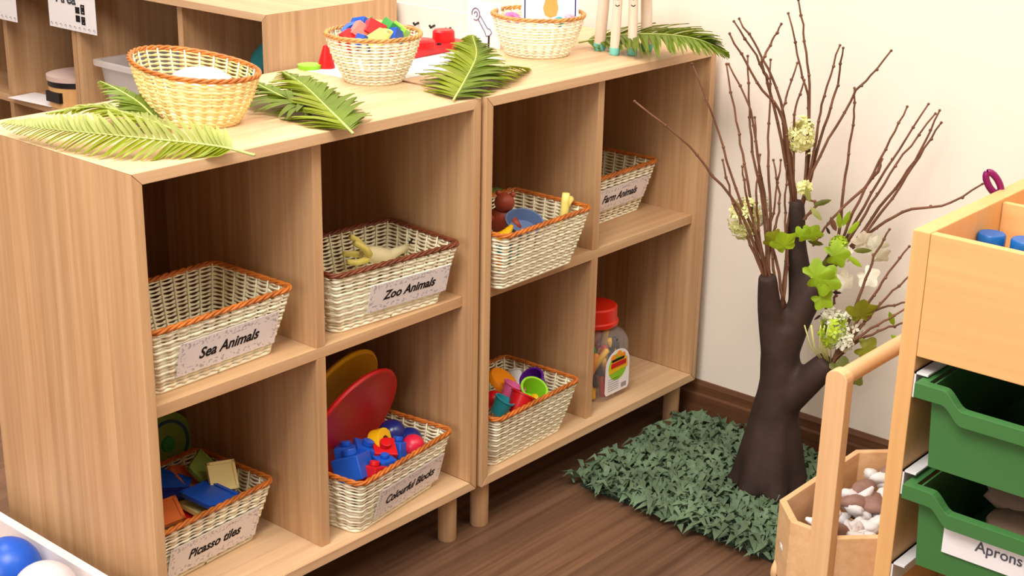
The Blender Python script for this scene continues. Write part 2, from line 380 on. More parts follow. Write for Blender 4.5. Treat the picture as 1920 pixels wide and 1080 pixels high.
add_label(b_frm, 'Farm Animals', .196, .05, .01, .024, .058)
add_label(b_pic, 'Picasso tiles', .19, .06, .012, .025, .042)
add_label(b_blk, 'Colourful Blocks', .195, .058, .02, .0235, .042)

TOP = Z0 + H
def round_basket(label, px, w, d, h, bw, bd, rot, rimmat, rz=None, cane=CANE, K=26):
    r = thing('round_basket', label, 'basket', (px[0], px[1], TOP), (0, 0, rot), 'round wicker baskets on top of the shelves')
    weave(r, (bw, bd), (w, d), h, K, ellip, pitch=.0052, rimmat=rimmat, rimr=.0036, bow=.12, rimz=rz, cane=cane)
    return r
CANE_W = mat('cane_warm', (244, 216, 150), .5, .35, var=.12, vscale=25)
rb1 = round_basket('oval wicker basket on the fern fronds, left end of the shelf top, holding white cotton', (.262, .196), .215, .160, .083, .140, .105, -1.38, RIM_O, lambda x, y: -.10 * x + .003 * (x / .1) ** 2, CANE_W)
rb2 = round_basket('round wicker basket heaped with coloured blocks, middle of the shelf top', (.672, .228), .164, .164, .082, .096, .096, .0, RIM_L)
rb3 = round_basket('round wicker basket with a white picture card standing in it, beside the wooden stool', (1.084, .198), .176, .178, .076, .118, .118, .0, RIM_L)
#@@PART2
# ------------------------------------------------------------------ fern fronds on the shelf tops
def spline(P, n):
    P = [Vector(p) for p in P]; P = [P[0] * 2 - P[1]] + P + [P[-1] * 2 - P[-2]]; out = []; m = len(P) - 3
    for i in range(n):
        t = i / (n - 1) * m; k = min(int(t), m - 1); t -= k; a, b, c, d = P[k:k + 4]
        out.append(.5 * ((2 * b) + (c - a) * t + (2 * a - 5 * b + 4 * c - d) * t * t + (-a + 3 * b - 3 * c + d) * t ** 3))
    return out
def frond(label, pts, maxl, elev=(20, 20), n=30, leaf=FERN, other=None, wid=.0075, sweep=35, droop=.25, start=.06, group=None, zmin=None, peak=.3):
    pts = [Vector(p) for p in pts]; zmin = zmin if zmin is not None else TOP + .0012
    org = Vector((pts[0].x, pts[0].y, TOP)); r = thing('fern_frond', label, 'fern', org, group=group or 'fern fronds laid on the shelf tops')
    N = 60; rc = spline(pts, N)
    for p in rc: p.z = max(p.z, zmin + .0015)
    MB().tube([p - org for p in rc], [.0022 * (1 - .75 * i / N) for i in range(N)], 6).build('midrib', RACH, r, smooth=True)
    for side in (0, 1):
        mb = MB(); sg = 1 if side == 0 else -1; rnd = random.Random(len(label) + side)
        for k in range(n):
            f = start + (1 - start) * k / (n - 1); i = min(int(f * (N - 1)), N - 2); p = rc[i].lerp(rc[i + 1], f * (N - 1) - i); t = (rc[i + 1] - rc[i]).normalized()
            sd = Vector((0, 0, 1)).cross(t).normalized() * sg; up = t.cross(sd) * sg; up = up if up.z > 0 else -up
            L = maxl[side] * (math.sin(PI * min(1, (f / peak) * .5)) ** .6 if f < peak else (1 - (f - peak) / (1 - peak)) ** .75) * rnd.uniform(.9, 1.08) + .004
            e = math.radians(elev[side] + rnd.uniform(-7, 7)); sw = math.radians(sweep + rnd.uniform(-5, 5) + 20 * f)
            d = (sd * math.cos(e) + up * math.sin(e)) * math.cos(sw) + t * math.sin(sw)
            vs = []; M_ = 6
            for q in range(M_ + 1):
                g = q / M_; c = p + d * (L * g) + Vector((0, 0, -1)) * (droop * L * g * g); wv = t * math.cos(sw) - sd * math.sin(sw)
                w = wid * .5 * min(1, L / .04 + .35) * (math.sin(PI * min(1, g * .5 + .5)) ** .5 if g > .3 else .75 + .8 * g)
                w = max(w, .0004)
                for s_ in (-1, 0, 1):
                    v = c + wv * (w * s_) + up * (.0012 * (0 if s_ else -1)); v.z = max(v.z, zmin + (.0004 if s_ else 0)); vs.append(v - org)
            mb.add(vs, [(q * 3 + a, q * 3 + a + 1, q * 3 + a + 4, q * 3 + a + 3) for q in range(M_) for a in (0, 1)])
        mb.build('leaflets', leaf if side == 0 else (other or leaf), r, smooth=True)
    return r
def tp(u, v, dz): return at(u, v, 'z', TOP + dz)
frond('long pale fern frond in front of the oval basket, pointing to the left end', [tp(478, 291, .004), tp(400, 273, .012), tp(230, 255, .026), tp(100, 242, .024), tp(6, 231, .016)], (.05, .050), (-28, 55), 44, FERN, FERN_P, sweep=32, droop=.1, peak=.45, wid=.0105, start=.17)
frond('fern frond sticking out behind the left of the oval basket, tip raised', [tp(300, 232, .006), tp(265, 196, .03), tp(225, 170, .045), tp(188, 152, .05)], (.045, .045), (5, 5), 30, FERN_D, wid=.011)
frond('short fern frond between the oval basket and the long pale frond', [tp(330, 244, .006), tp(255, 218, .02), tp(180, 200, .032), tp(90, 212, .03)], (.06, .05), (15, 10), 30, FERN, FERN_P, wid=.012)
frond('broad dark fern frond with its stem over the front edge, between oval and round baskets', [tp(662, 250, .004), tp(620, 208, .016), tp(570, 160, .032), tp(530, 134, .036)], (.12, .11), (4, 12), 46, FERN, FERN_D, sweep=46, droop=.2, peak=.28, wid=.0135)
frond('fern frond tucked against the right side of the oval basket', [tp(600, 202, .004), tp(550, 190, .02), tp(500, 166, .028), tp(462, 146, .03)], (.075, .06), (0, 12), 34, FERN_D, FERN_D, sweep=40, wid=.012)
frond('broad fern frond with pale midrib lying over the joint of the two shelves', [tp(850, 188, .004), tp(872, 150, .018), tp(893, 104, .044), tp(886, 66, .066)], (.12, .085), (6, 2), 46, FERN, FERN_D, sweep=36, droop=.22, peak=.3, wid=.0135)
frond('fern frond pointing right towards the picture card basket', [tp(858, 168, .006), tp(905, 136, .022), tp(950, 124, .02), tp(990, 127, .006)], (.05, .065), (8, 4), 32, FERN_D, FERN, sweep=42, wid=.0125)
frond('fern frond draped over the wall end of the shelf top behind the wooden stool', [tp(1085, 80, .008), tp(1160, 66, .03), tp(1240, 64, .045), tp(1310, 74, .045), tp(1364, 98, .022)], (.085, .095), (24, -8), 74, FERN_D, FERN_D, sweep=36, droop=.2, peak=.4, wid=.0085)
small_sheet = MB().box(-.155, .19, -.095, .10, 0, .0006).build('paper_sheet', PLAIN); small_sheet.location = (.80, .295, TOP + .0002)
tag(small_sheet, 'large white sheet lying under the heaped basket along the back of the shelf tops', 'paper')

# ------------------------------------------------------------------ contents of the round baskets
def small(name, label, cat, mb, m, loc, rot=(0, 0, 0), group=None, smooth='auto', bevel=0):
    o = mb.build(name, m, None, smooth=smooth, bevel=bevel); o.location = loc; o.rotation_euler = rot
    return tag(o, label, cat, group)
ct = MB(); ct.ball((0, 0, 0), .05, 18, 10, (1, .8, .4), jit=.05)
small('cotton_wad', 'white fluffy cotton wad inside the oval basket', 'cotton', ct, mat('cotton', (246, 246, 246), .95, .1), rb1.location + Vector((.012, .0, .060)), (0, 0, -1.38), smooth=True)
cols = [('blue', BLUE), ('yellow', PALEY), ('red', RED), ('green', GRN), ('pink', mat('salmon_plastic', (236, 130, 120), .4)), ('lime', LIME)]
def block(shape, s):
    mb = MB()
    if shape == 'cube': mb.box(-s, s, -s * .8, s * .8, -s * .8, s * .8)
    elif shape == 'wedge': mb.prism([(-s, -s * .7), (s, -s * .7), (0, s)], -s * .7, s * .7)
    elif shape == 'arch':
        out = [(s * 1.2 * math.cos(a * PI / 10), s * 1.2 * math.sin(a * PI / 10)) for a in range(11)]; inn = [(s * .6 * math.cos(a * PI / 10), s * .6 * math.sin(a * PI / 10)) for a in range(10, -1, -1)]
        mb.prism(out + inn, -s * .5, s * .5)
    else: mb.lathe([(s * .7, -s * .7), (s * .7, s * .7)], 20)
    return mb
blk = [('blue', 'wedge', -.062, -.030, .074), ('yellow', 'cube', -.038, -.05, .078), ('yellow', 'arch', -.006, -.058, .079), ('blue', 'wedge', .014, -.05, .08), ('green', 'cube', .028, -.022, .086),
       ('lime', 'cube', .046, -.03, .08), ('pink', 'arch', .058, .0, .085), ('red', 'cube', -.01, -.012, .088), ('pink', 'cube', -.03, .01, .085), ('blue', 'arch', -.02, .04, .08), ('blue', 'cube', .012, .05, .084),
       ('red', 'wedge', .05, .035, .078), ('yellow', 'wedge', .02, .02, .086), ('red', 'cube', -.055, .012, .07), ('green', 'wedge', .03, .055, .084)]
place_words = ['at the left rim', 'at the front left', 'at the front rim', 'near the front, right of centre', 'upright in the middle', 'at the front right', 'at the right rim', 'on top of the heap', 'left of the middle', 'near the back left', 'at the back rim', 'at the back right', 'behind the green block', 'behind the left rim', 'at the very back']
for (c, sh, x, y, z), pw in zip(blk, place_words):
    m = dict(cols)[c]
    small('toy_block', '%s %s block %s of the heaped round basket' % (c, {'cube': 'oblong', 'wedge': 'wedge shaped', 'arch': 'arched'}[sh], pw), 'block', block(sh, .0165), m, rb2.location + Vector((x * .82, y * .82, z + .003)), (random.uniform(-.7, .7), random.uniform(-.7, .7), random.uniform(0, 3)), 'coloured blocks in the round basket', smooth=False, bevel=.0012)
# picture card
pc = thing('picture_card', 'white picture card with blue side lines and golden figure, standing in a basket', 'card', rb3.location + Vector((.0, -.03, .05)), (-.12, 0, -.75))
MB().box(-.055, .055, -.0005, .0005, 0, .10).build('card', PLAIN, pc)
MB().box(-.05, -.0475, -.0009, -.0004, .0, .10).box(.0475, .05, -.0009, -.0004, .0, .10).build('border_line', mat('ink_blue', (40, 40, 110), .6), pc)
gm = MB(); gm.prism([(.0, .022), (.012, .026), (.016, .04), (.013, .054), (.016, .064), (.01, .074), (-.004, .076), (-.012, .068), (-.010, .054), (-.014, .04), (-.010, .027)], .0004, .0010, T((0, 0, 0), (PI / 2, 0, 0)))
gm.build('golden_figure', mat('gold_print', (206, 160, 84), .6), pc)
fl = MB()
for k in range(8): a = k * PI / 4; fl.ball((math.cos(a) * .010, math.sin(a) * .010, 0), .007, 8, 6, (1, 1, .6))
small('felt_flower', 'pink flower shape at the left of the picture card basket', 'flower', fl, PINK, rb3.location + Vector((-.062, .012, .074)), (.5, -.3, 0), smooth=True)
fl2 = MB()
for k in range(6): a = k * PI / 3; fl2.ball((math.cos(a) * .010, math.sin(a) * .010, 0), .008, 8, 6, (1, 1, .6))
small('felt_flower', 'pale pink flower shape at the right of the picture card basket', 'flower', fl2, mat('pale_pink', (226, 170, 190), .5), rb3.location + Vector((.03, -.062, .070)), (.6, 0, 0), smooth=True)
small('bead_ball', 'small teal ball in front of the picture card', 'ball', MB().ball((0, 0, 0), .010), TEAL, rb3.location + Vector((-.018, -.066, .071)), smooth=True)
# wooden stool with painted feet
st = thing('toy_stool', 'pale wooden toy stool with four legs and turquoise painted feet on the shelf top', 'stool', (1.207, .083, TOP))
PALEW = wood('pale_wood', 'z', 'xy', .5, (222, 196, 176), (236, 214, 196), bvar=.04)
FOOT = mat('turquoise_paint', (120, 206, 196), .45)
feet = [tp(1124, 94, 0), tp(1152, 103, 0), tp(1185, 103, 0), tp(1212, 95, 0)]
for i, f in enumerate(feet):
    p = f - Vector(st.location); q = p * .82 + Vector((0, 0, .175)); wd = .0115 if i in (0, 3) else .0095
    lg = MB().tube([p + Vector((0, 0, .0145)), p.lerp(q, .5), q], [wd, wd, wd * .9], 14).build('leg', PALEW, st, smooth='auto')
    MB().tube([p + Vector((0, 0, .0004)), p + Vector((0, 0, .005)), p + Vector((0, 0, .0145))], [wd * .9, wd * 1.1, wd * 1.1], 14).build('painted_foot', FOOT, lg, smooth='auto')
    if i in (1, 2):
        d = (CAM_LOC - f); d.z = 0; d.normalize(); sd = Vector((0, 0, 1)).cross(d); b = p.lerp(q, .62)
        fm = MB(); fm.ball(b + d * wd, .0018, 8, 5)
        fm.tube([b + d * wd * 1.02 + sd * x - Vector((0, 0, .013 - 140 * x * x)) for x in (-.004, -.002, 0, .002, .004)], .0009, 5)
        fm.build('painted_face', INK, lg)
MB().box(-.062, .062, -.058, .058, .172, .186).build('seat', PALEW, st, bevel=.003)

# ------------------------------------------------------------------ contents of the cube shelves
# yellow giraffe toy lying in the zoo basket
gz = thing('toy_giraffe', 'cream and yellow toy animal lying in the Zoo Animals basket', 'toy animal', at(694, 480, 'z', SZ + .074), (.2, .42, -.15))
gb = MB(); gb.tube([(-.02, 0, .0), (.0, 0, .004), (.03, 0, .006), (.048, 0, .002)], [.010, .015, .016, .009], 10)
gb.tube([(.036, 0, .008), (.058, .008, .020), (.076, .012, .030)], [.011, .008, .007], 10); gb.ball((.084, .013, .031), .009, 10, 7, (1.5, .8, .8))
gb.build('body', mat('toy_cream', (240, 226, 180), .5), gz, smooth=True)
for y, z, dx in ((.008, .014, -.05), (-.008, .012, -.052), (.008, -.008, -.046), (-.008, -.012, -.048)):
    MB().tube([(-.01, y, z * .4), (-.03, y * 1.6, z * 1.2), (dx, y * 1.2, z * 1.5)], [.007, .0055, .005], 8).build('leg', PALEY, gz, smooth=True)
MB().tube([(.072, .006, .040), (.074, .004, .05)], .0018, 6).tube([(.080, .018, .040), (.083, .019, .05)], .0018, 6).build('horn', INK, gz)
# toys in the untagged upper basket
tb = Vector((.856, .066, SZ))
bear = thing('toy_bear', 'brown red bear toy at the left of the untagged upper basket', 'toy animal', at(942, 412, 'z', SZ + .085), (.1, .1, -.9))
bm_ = MB(); bm_.ball((0, 0, .0), .026, 14, 10, (1, .9, 1.1)); bm_.ball((0, -.004, .036), .019, 14, 10); bm_.tube([(.018, -.01, .008), (.034, -.02, -.006)], [.009, .007], 8); bm_.tube([(-.018, -.01, .008), (-.034, -.02, -.006)], [.009, .007], 8)
bm_.build('body', BROWN, bear, smooth=True); eb = MB(); eb.ball((.013, 0, .052), .006, 8, 6); eb.build('ear', BROWN, bear, smooth=True); eb = MB(); eb.ball((-.013, 0, .052), .006, 8, 6); eb.build('ear', BROWN, bear, smooth=True)
small('toy_bowl', 'grey blue bowl shaped toy in the untagged upper basket', 'toy', MB().lathe([(.012, 0), (.030, .012), (.036, .034), (.033, .034), (.026, .014), (.001, .006)], 24, cap=False), GREYB, at(978, 440, 'z', SZ + .066), (.35, -.2, 0))
small('toy_banana', 'yellow curved toy fruit in front of the brown red bear', 'toy', MB().tube([(-.035, 0, .0), (-.018, 0, -.008), (.002, 0, -.011), (.02, 0, -.008), (.036, 0, .002)], [.004, .009, .010, .009, .004], 10), YEL, at(938, 434, 'z', SZ + .095), (0, 0, .1), smooth=True)
small('toy_leaf', 'green toy vegetable behind the brown red bear', 'toy', MB().ball((0, 0, 0), .022, 12, 8, (1, 1, .7), jit=.12), SAGE, at(930, 368, 'z', SZ + .088), smooth=True)
yp = MB(); yp.tube([(0, 0, -.05), (0, 0, -.005), (-.004, 0, .010), (-.005, 0, .024)], [.008, .008, .0075, .007], 10); yp.tube([(0, 0, -.004), (.010, 0, .006), (.021, 0, .010)], [.008, .0075, .006], 10)
small('toy_fork', 'pale yellow forked toy poking over the rim of the untagged upper basket', 'toy', yp, mat('toy_pale_yellow', (250, 232, 130), .4), tb + Vector((.098, -.052, .112)), (.1, .1, .2), smooth=True)
small('toy_brick', 'teal toy brick deep in the untagged upper basket', 'toy', MB().box(-.022, .022, -.016, .016, 0, .028), TEAL, tb + Vector((.01, .01, .012)), (0, 0, .4), bevel=.003)
small('toy_brick', 'orange toy brick deep in the untagged upper basket', 'toy', MB().box(-.022, .022, -.016, .016, 0, .028), ORG, tb + Vector((-.06, .0, .012)), (0, 0, -.3), bevel=.003)
# tiles
pb = Vector((.168, .188, BZ))
tiles = [('blue', 'blue square tile lying flat at the front of the tile basket', BLUE, 395, 928, .104, (.12, .12, .2), 1.4), ('blue', 'blue square tile tilted at the left of the tile basket', BLUE, 318, 912, .10, (.3, -.35, .5), 1.1),
         ('navy', 'dark blue tile standing behind the left blue tile', NAVY, 330, 945, .086, (.5, .2, -.3), 1.2), ('cream', 'cream tile leaning upright at the back of the tile basket', CREAM, 417, 892, .112, (1.0, .1, -.25), .95), ('sage', 'sage green tile leaning behind the cream tile', SAGE, 383, 880, .112, (.9, -.2, .5), 1.0),
         ('ginger', 'orange tile in the middle of the tile basket', GINGER, 344, 893, .10, (.6, .4, .3), .85), ('ginger', 'orange tile at the front left corner of the tile basket', GINGER, 310, 962, .094, (.35, -.2, -.4), 1.0), ('cream', 'cream tile lying under the front blue tile', CREAM, 375, 948, .086, (.1, .1, .1), 1.0), ('red', 'red tile near the front rim of the tile basket', RED, 360, 958, .078, (.2, .0, .1), 1.0),
         ('purple', 'purple tile deep in the tile basket', PUR, 370, 910, .07, (.3, .2, .9), 1.2)]
for nm, lb, m, u, v, z, rt, sc in tiles:
    s = .026 * sc; t = thing('toy_tile', lb, 'tile', at(u, v, 'z', BZ + z), rt, 'flat tiles in the tile basket')
    fr = MB()
    for a in range(4):
        Mx = T((0, 0, 0), (0, 0, a * PI / 2)); fr.box(-s, s, s * .8, s, -.0035, .0035, Mx)
    fr.build('frame', m, t); MB().box(-s * .8, s * .8, -s * .8, s * .8, -.002, .002).build('pane', m, t)
gd = thing('toy_target', 'round green toy disc with blue ring at the back of the bottom left cell', 'toy', (.305, .372, BZ + .098), (PI / 2 - .10, 0, 0))
gd.location = (.292, .372, Z0 + .112)
MB().lathe([(.001, .006), (.05, .006), (.057, .003), (.057, -.003), (.05, -.006), (.001, -.006)], 40, cap=False).build('disc', SAGE, gd, smooth='auto')
MB().lathe([(.044, .0058), (.044, .009), (.039, .009), (.039, .0058)], 40, cap=False).build('ring', BLUEGREY, gd, smooth='auto')
MB().lathe([(.001, .010), (.013, .010), (.015, .0055)], 24, cap=False).build('hub', GRN, gd, smooth='auto')
# coloured blocks basket
n_ = Vector((math.cos(-.412) * math.cos(-1.3986), math.cos(-.412) * math.sin(-1.3986), math.sin(-.412)))
q_ = n_.to_track_quat('Z', 'Y').to_euler()
def disc(label, c, r, m):
    o = MB().lathe([(.001, .0025), (r * .93, .0025), (r * .955, .0045), (r * .985, .004), (r, 0), (r * .985, -.004), (r * .93, -.0025), (.001, -.0025)], 64, cap=False)
    return small('toy_disc', label, 'disc', o, m, c, q_)
disc('big red round disc standing in the Colourful Blocks basket', Vector((.4941, .1218, .1495 + Z0)), .13, RED)
disc('big yellow round disc standing behind the red disc', Vector((.499, .168, .178 + Z0)), .122, YEL)
kb = Vector((.512, .094, BZ))
small('toy_ball', 'dark blue ball at the back of the Colourful Blocks basket', 'ball', MB().ball((0, 0, 0), .026, 22, 14), NAVY, at(735, 813, 'z', BZ + .102), smooth=True)
small('toy_ball', 'dark blue ball half hidden beside the pink red ball', 'ball', MB().ball((0, 0, 0), .024, 22, 14), NAVY, at(768, 826, 'z', BZ + .088), smooth=True)
small('toy_ball', 'pink red ball at the right rim of the Colourful Blocks basket', 'ball', MB().ball((0, 0, 0), .021, 22, 14), mat('crimson_plastic', (200, 30, 60), .35), at(775, 836, 'z', BZ + .092), smooth=True)
def stud(s, m=None):
    mb = MB(); mb.box(-s, s, -s, s, -s * .8, s * .8); mb.lathe([(s * .5, s * .8), (s * .5, s * 1.25)], 16); return mb
for lb, m, u, v, z, s in (('big blue studded block at the front left of the Colourful Blocks basket', BLUE, 662, 876, .092, .026), ('blue studded block behind the big front one', BLUE, 682, 850, .096, .021), ('blue studded block against the red disc', BLUE, 650, 852, .098, .019), ('blue studded block right of the red middle block', BLUE, 745, 843, .088, .019),
                          ('red studded block in the middle of the Colourful Blocks basket', RED, 717, 848, .094, .021), ('red studded block below the front rim', RED, 700, 888, .082, .018), ('small blue studded block at the front rim', BLUE, 720, 870, .086, .016)):
    small('toy_block', lb, 'block', stud(s), m, at(u, v, 'z', BZ + z), (random.uniform(-.4, .4), random.uniform(-.4, .4), random.uniform(0, 1.5)), 'blocks in the Colourful Blocks basket', smooth=False, bevel=.002)
small('toy_arch', 'yellow arched piece between the dark blue ball and the red block', 'toy', block('arch', .024), YEL, at(715, 834, 'z', BZ + .100), (PI / 2 - .4, 0, .4), smooth=False, bevel=.001)
# cups basket
cb = Vector((.8645, .086, BZ))
def cup(label, m, u, v, z, rt, s=1.0):
    o = MB().lathe([(.001, .0), (.017 * s, .0), (.024 * s, .038 * s), (.026 * s, .038 * s), (.026 * s, .041 * s), (.022 * s, .041 * s), (.0155 * s, .004), (.001, .004)], 26, cap=False)
    return small('toy_cup', label, 'cup', o, m, at(u, v, 'z', BZ + z), rt, 'plastic cups and lids in the lower basket')
cup('purple cup tipped at the back right of the cup basket', PUR, 1012, 730, .075, (-.5, -.5, .8), 1.0)
cup('lime green cup facing the front of the cup basket', LIME, 988, 752, .072, (.55, -.25, .1), 1.08)
cup('red cup at the front of the cup basket', RED, 966, 775, .072, (.35, .5, .6))
cup('pink cup behind the red cup', PINK, 950, 752, .078, (.3, .4, .2), .9)
cup('teal cup at the front left corner of the cup basket', TEAL, 932, 775, .075, (.4, .3, .3), .8)
small('toy_saucer', 'orange round saucer leaning at the left of the cup basket', 'saucer', MB().lathe([(.001, .012), (.030, .012), (.033, .008), (.033, 0), (.030, 0), (.029, .008), (.001, .008)], 30, cap=False), ORG, at(940, 718, 'z', BZ + .098), (.55, .25, 0))
small('toy_ball', 'deep blue ball behind the pink cup in the cup basket', 'ball', MB().ball((0, 0, 0), .022), mat('deep_blue_plastic', (40, 90, 150), .35), at(957, 738, 'z', BZ + .078), smooth=True)
small('toy_ball', 'red ball at the left edge of the cup basket', 'ball', MB().ball((0, 0, 0), .019), RED, at(926, 750, 'z', BZ + .088), smooth=True)
small('toy_ball', 'yellow ball next to the lime green cup', 'ball', MB().ball((0, 0, 0), .018), YEL, at(1008, 752, 'z', BZ + .068), smooth=True)
cup('white cup lying deep in the cup basket', WHT, 972, 735, .05, (.9, .2, 2.2))
# candy jar
jr = thing('candy_jar', 'clear plastic jar of candy with red lid and fruit label, on the bottom shelf', 'jar', (1.178, .100, BZ), (0, 0, .0)); jr.scale = (1.2, 1.1, 1)
def rp(w, d, r, n=48): return [p for p, _ in rrect(w, d, r, n)]
jb = MB(); lev = [(0, .084, .104, .02), (.006, .09, .11, .022), (.118, .09, .11, .022), (.134, .082, .098, .026), (.146, .066, .066, .03), (.160, .064, .064, .03)]
vs = []; fs = []
for z, w, d, r_ in lev: vs += [(p[0], p[1], z) for p in rp(w, d, r_)]
for j in range(len(lev) - 1):
    for k in range(48): k2 = (k + 1) % 48; fs.append((j * 48 + k, j * 48 + k2, (j + 1) * 48 + k2, (j + 1) * 48 + k))
fs.append(tuple(range(48))[::-1]); jb.add(vs, fs); jb.build('jar_body', clearp, jr, smooth='auto')
MB().lathe([(.001, .192), (.036, .192), (.039, .189), (.0395, .152), (.037, .149), (.030, .149)], 36, cap=False).lathe([(.042, .153), (.042, .160), (.039, .163)], 36, cap=False).build('lid', mat('lid_red', (214, 36, 16), .3, .5), jr, smooth='auto')
lab = [(-.030, .014), (.030, .014), (.034, .02), (.034, .075)] + [(.034 * math.cos(a * PI / 12), .075 + .034 * math.sin(a * PI / 12)) for a in range(1, 12)] + [(-.034, .075), (-.034, .02)]
RX = T((0, -.0556, 0), (PI / 2, 0, 0))
jl = MB(); jl.prism(lab, 0, .0008, RX); L1 = jl.build('label', PLAIN, jr)
MB().prism([(.026 * math.cos(a * PI / 14), .072 + .030 * math.sin(a * PI / 14)) for a in range(0, 29)], .0008, .0012, RX).build('fruit_print', LIME, L1)
MB().prism([(-.026, .060), (.028, .064), (.026, .086), (-.020, .084)], .0012, .0016, RX).build('yellow_panel', YEL, L1)
ff = MB()
for x, z, r_ in ((-.014, .094, .007), (.002, .099, .007), (.014, .093, .006)): ff.prism([(x + r_ * math.cos(a * PI / 6), z + r_ * math.sin(a * PI / 6)) for a in range(12)], .0012, .0017, RX)
ff.build('orange_fruit', ORG, L1); MB().box(-.020, .022, -.0581, -.0572, .072, .082).build('red_banner', RED, L1); MB().box(-.018, .016, -.0581, -.0572, .085, .090).build('dark_banner', INK, L1)
lm = MB()
for k in range(6): lm.box(-.026, .004, -.0568, -.0564, .022 + k * .005, .0232 + k * .005)
lm.box(.012, .026, -.0568, -.0564, .02, .03); lm.build('small_print', mat('print_grey', (150, 148, 156), .7), L1)
cand = {}
rj = random.Random(3)
for cname, m, cnt in (('yellow', YEL, 22), ('dark', BLK, 14), ('red', RED, 10), ('green', GRN, 9), ('orange', ORG, 9)):
    base_o = None
    for k in range(cnt):
        if base_o is None:
            o = MB().tube([(0, 0, -.026), (0, 0, -.024), (0, 0, .024), (0, 0, .026)], [.003, .0065, .0065, .003], 8).build('candy_stick', m, None, smooth=True); base_o = o
        else: o = base_o.copy(); COL.objects.link(o)
        lv = .02 + .098 * rj.random(); ed = rj.random() < .6
        x = rj.uniform(-.026, .026); y = rj.choice((-.041, .036)) if ed and False else rj.uniform(-.04, .036)
        if rj.random() < .35: x = rj.choice((-.034, .034)); y = rj.uniform(-.03, .03)
        o.location = Vector((1.178 + x * 1.2, .100 + y * 1.1, BZ + lv)); o.rotation_euler = (rj.uniform(-.5, .5), rj.uniform(-.35, .35) if abs(x) > .03 else rj.uniform(-.7, .7), rj.uniform(0, 3))
        tag(o, '%s wrapped candy stick inside the red lidded jar' % cname, 'candy', '%s candy sticks in the jar' % cname)

# ------------------------------------------------------------------ things on the shelf behind
dr = thing('toy_drum', 'small wooden drum with pale skin and dark band on the furthest shelf', 'drum', (1.105, 1.812, Z0 + ZS + HH)); dr.scale = (1.05, 1.05, 1.25)
MB().lathe([(.001, 0), (.075, 0), (.075, .045), (.001, .045)], 40, cap=False).build('drum_body', BEECH_V, dr, smooth='auto')
MB().lathe([(.0765, .044), (.0765, .058), (.07, .058)], 40, cap=False).build('band', BLK, dr, smooth='auto')
MB().lathe([(.079, .056), (.079, .066), (.06, .070), (.001, .071)], 40, cap=False).build('drum_skin', mat('drum_skin', (212, 186, 178), .6), dr, smooth='auto')
MB().box(-.0785, -.06, -.03, .03, .012, .034).build('slot', BLK, dr)
small('paper_sheet', 'white printed sheet lying flat in front of the drum', 'paper', MB().box(-.045, .045, -.07, .11, 0, .0008), PLAIN, (1.06, 1.90, Z0 + ZS + HH + .0003), (0, 0, .1))
pbx = thing('plastic_bin', 'clear plastic storage bin in the shelf behind the oval basket', 'bin', (1.135, 1.445, Z0 + ZS + HH)); pbx.scale = (1, 1, 1.2)
bn = MB(); lv = [(0, .19, .27), (.12, .22, .31), (.122, .25, .335), (.132, .25, .335), (.132, .222, .308), (.12, .214, .302), (.003, .184, .264)]
vs = []; fs = []
for z, w, d in lv: vs += [(p[0], p[1], z) for p in rp(w, d, .025)]
for j in range(len(lv) - 1):
    for k in range(48): k2 = (k + 1) % 48; fs.append((j * 48 + k, j * 48 + k2, (j + 1) * 48 + k2, (j + 1) * 48 + k))
fs += [tuple(range(48))[::-1], tuple(6 * 48 + k for k in range(48))]; bn.add(vs, fs); bn.build('bin_body', frost, pbx, smooth='auto')
small('paper_stack', 'white folded papers inside the clear plastic bin', 'paper', MB().box(-.06, .06, -.08, .08, 0, .03), PLAIN, (1.12, 1.44, Z0 + ZS + HH + .004), (0, 0, .1), bevel=.003)
ta = small('toy_arch', 'teal curved toy standing in the dark open cell of the shelf behind', 'toy', MB().tube([(.0, -.05, 0), (0, -.05, .05), (0, -.03, .09), (0, .0, .105), (0, .03, .09), (0, .05, .05), (0, .05, 0)], .016, 12), TEAL, (1.2, 1.135, Z0 + ZS + HH), smooth=True); ta.scale = (1.2, 1.3, 2.1)
def hang_card(label, y0, y1, z0, txt=None):
    c = thing('sign_card', label, 'sign', (.996, (y0 + y1) / 2, Z0 + z0), (0, .0, 0), 'cards on the front of the shelf behind')
    hw = abs(y1 - y0) / 2; MB().box(-.0008, .0, -hw, hw, 0, .2).build('card', PLAIN, c, bevel=.0003)
    sc = MB(); rr = random.Random(5)
    for k in range(10):
        yy = -hw * .9 + 1.8 * hw * k / 9; sc.tube([(-.0014, yy + .004 * math.cos(a), .009 + .004 * math.sin(a)) for a in (0, 1, 2, 3, 4)], .0006, 4)
    sc.build('leaf_border', mat('print_grey', (150, 148, 156), .7), c)
    if txt:
        text_mesh(txt, .044, mat('sign_ink', (60, 60, 72), .7), c, shear=0, bold=.0012, M=T((-.0012, hw * .22, .080), (PI / 2, 0, -PI / 2)))
        ic = MB()
        for yy, zz, a, b in ((-.026, .054, .009, .008), (-.049, .058, .008, .012), (-.026, .033, .009, .008), (-.049, .030, .008, .010)):
            ic.box(-.0016, -.0008, yy - a, yy + a, zz - b, zz - b + .004); ic.box(-.0016, -.0008, yy - a, yy + a, zz + b - .004, zz + b)
            ic.box(-.0016, -.0008, yy - a, yy - a + .004, zz - b, zz + b); ic.box(-.0016, -.0008, yy + a - .004, yy + a, zz - b, zz + b); ic.box(-.0016, -.0008, yy - .004, yy + .004, zz - b * .5, zz + b * .5)
        ic.build('icon', INK, c)
    return c
hang_card('white card reading Area with small dark icons, on the shelf behind', 1.545, 1.752, .603, 'Area')
hang_card('white card cut by the left edge of the photo, on the furthest shelf', 1.905, 2.11, .592)
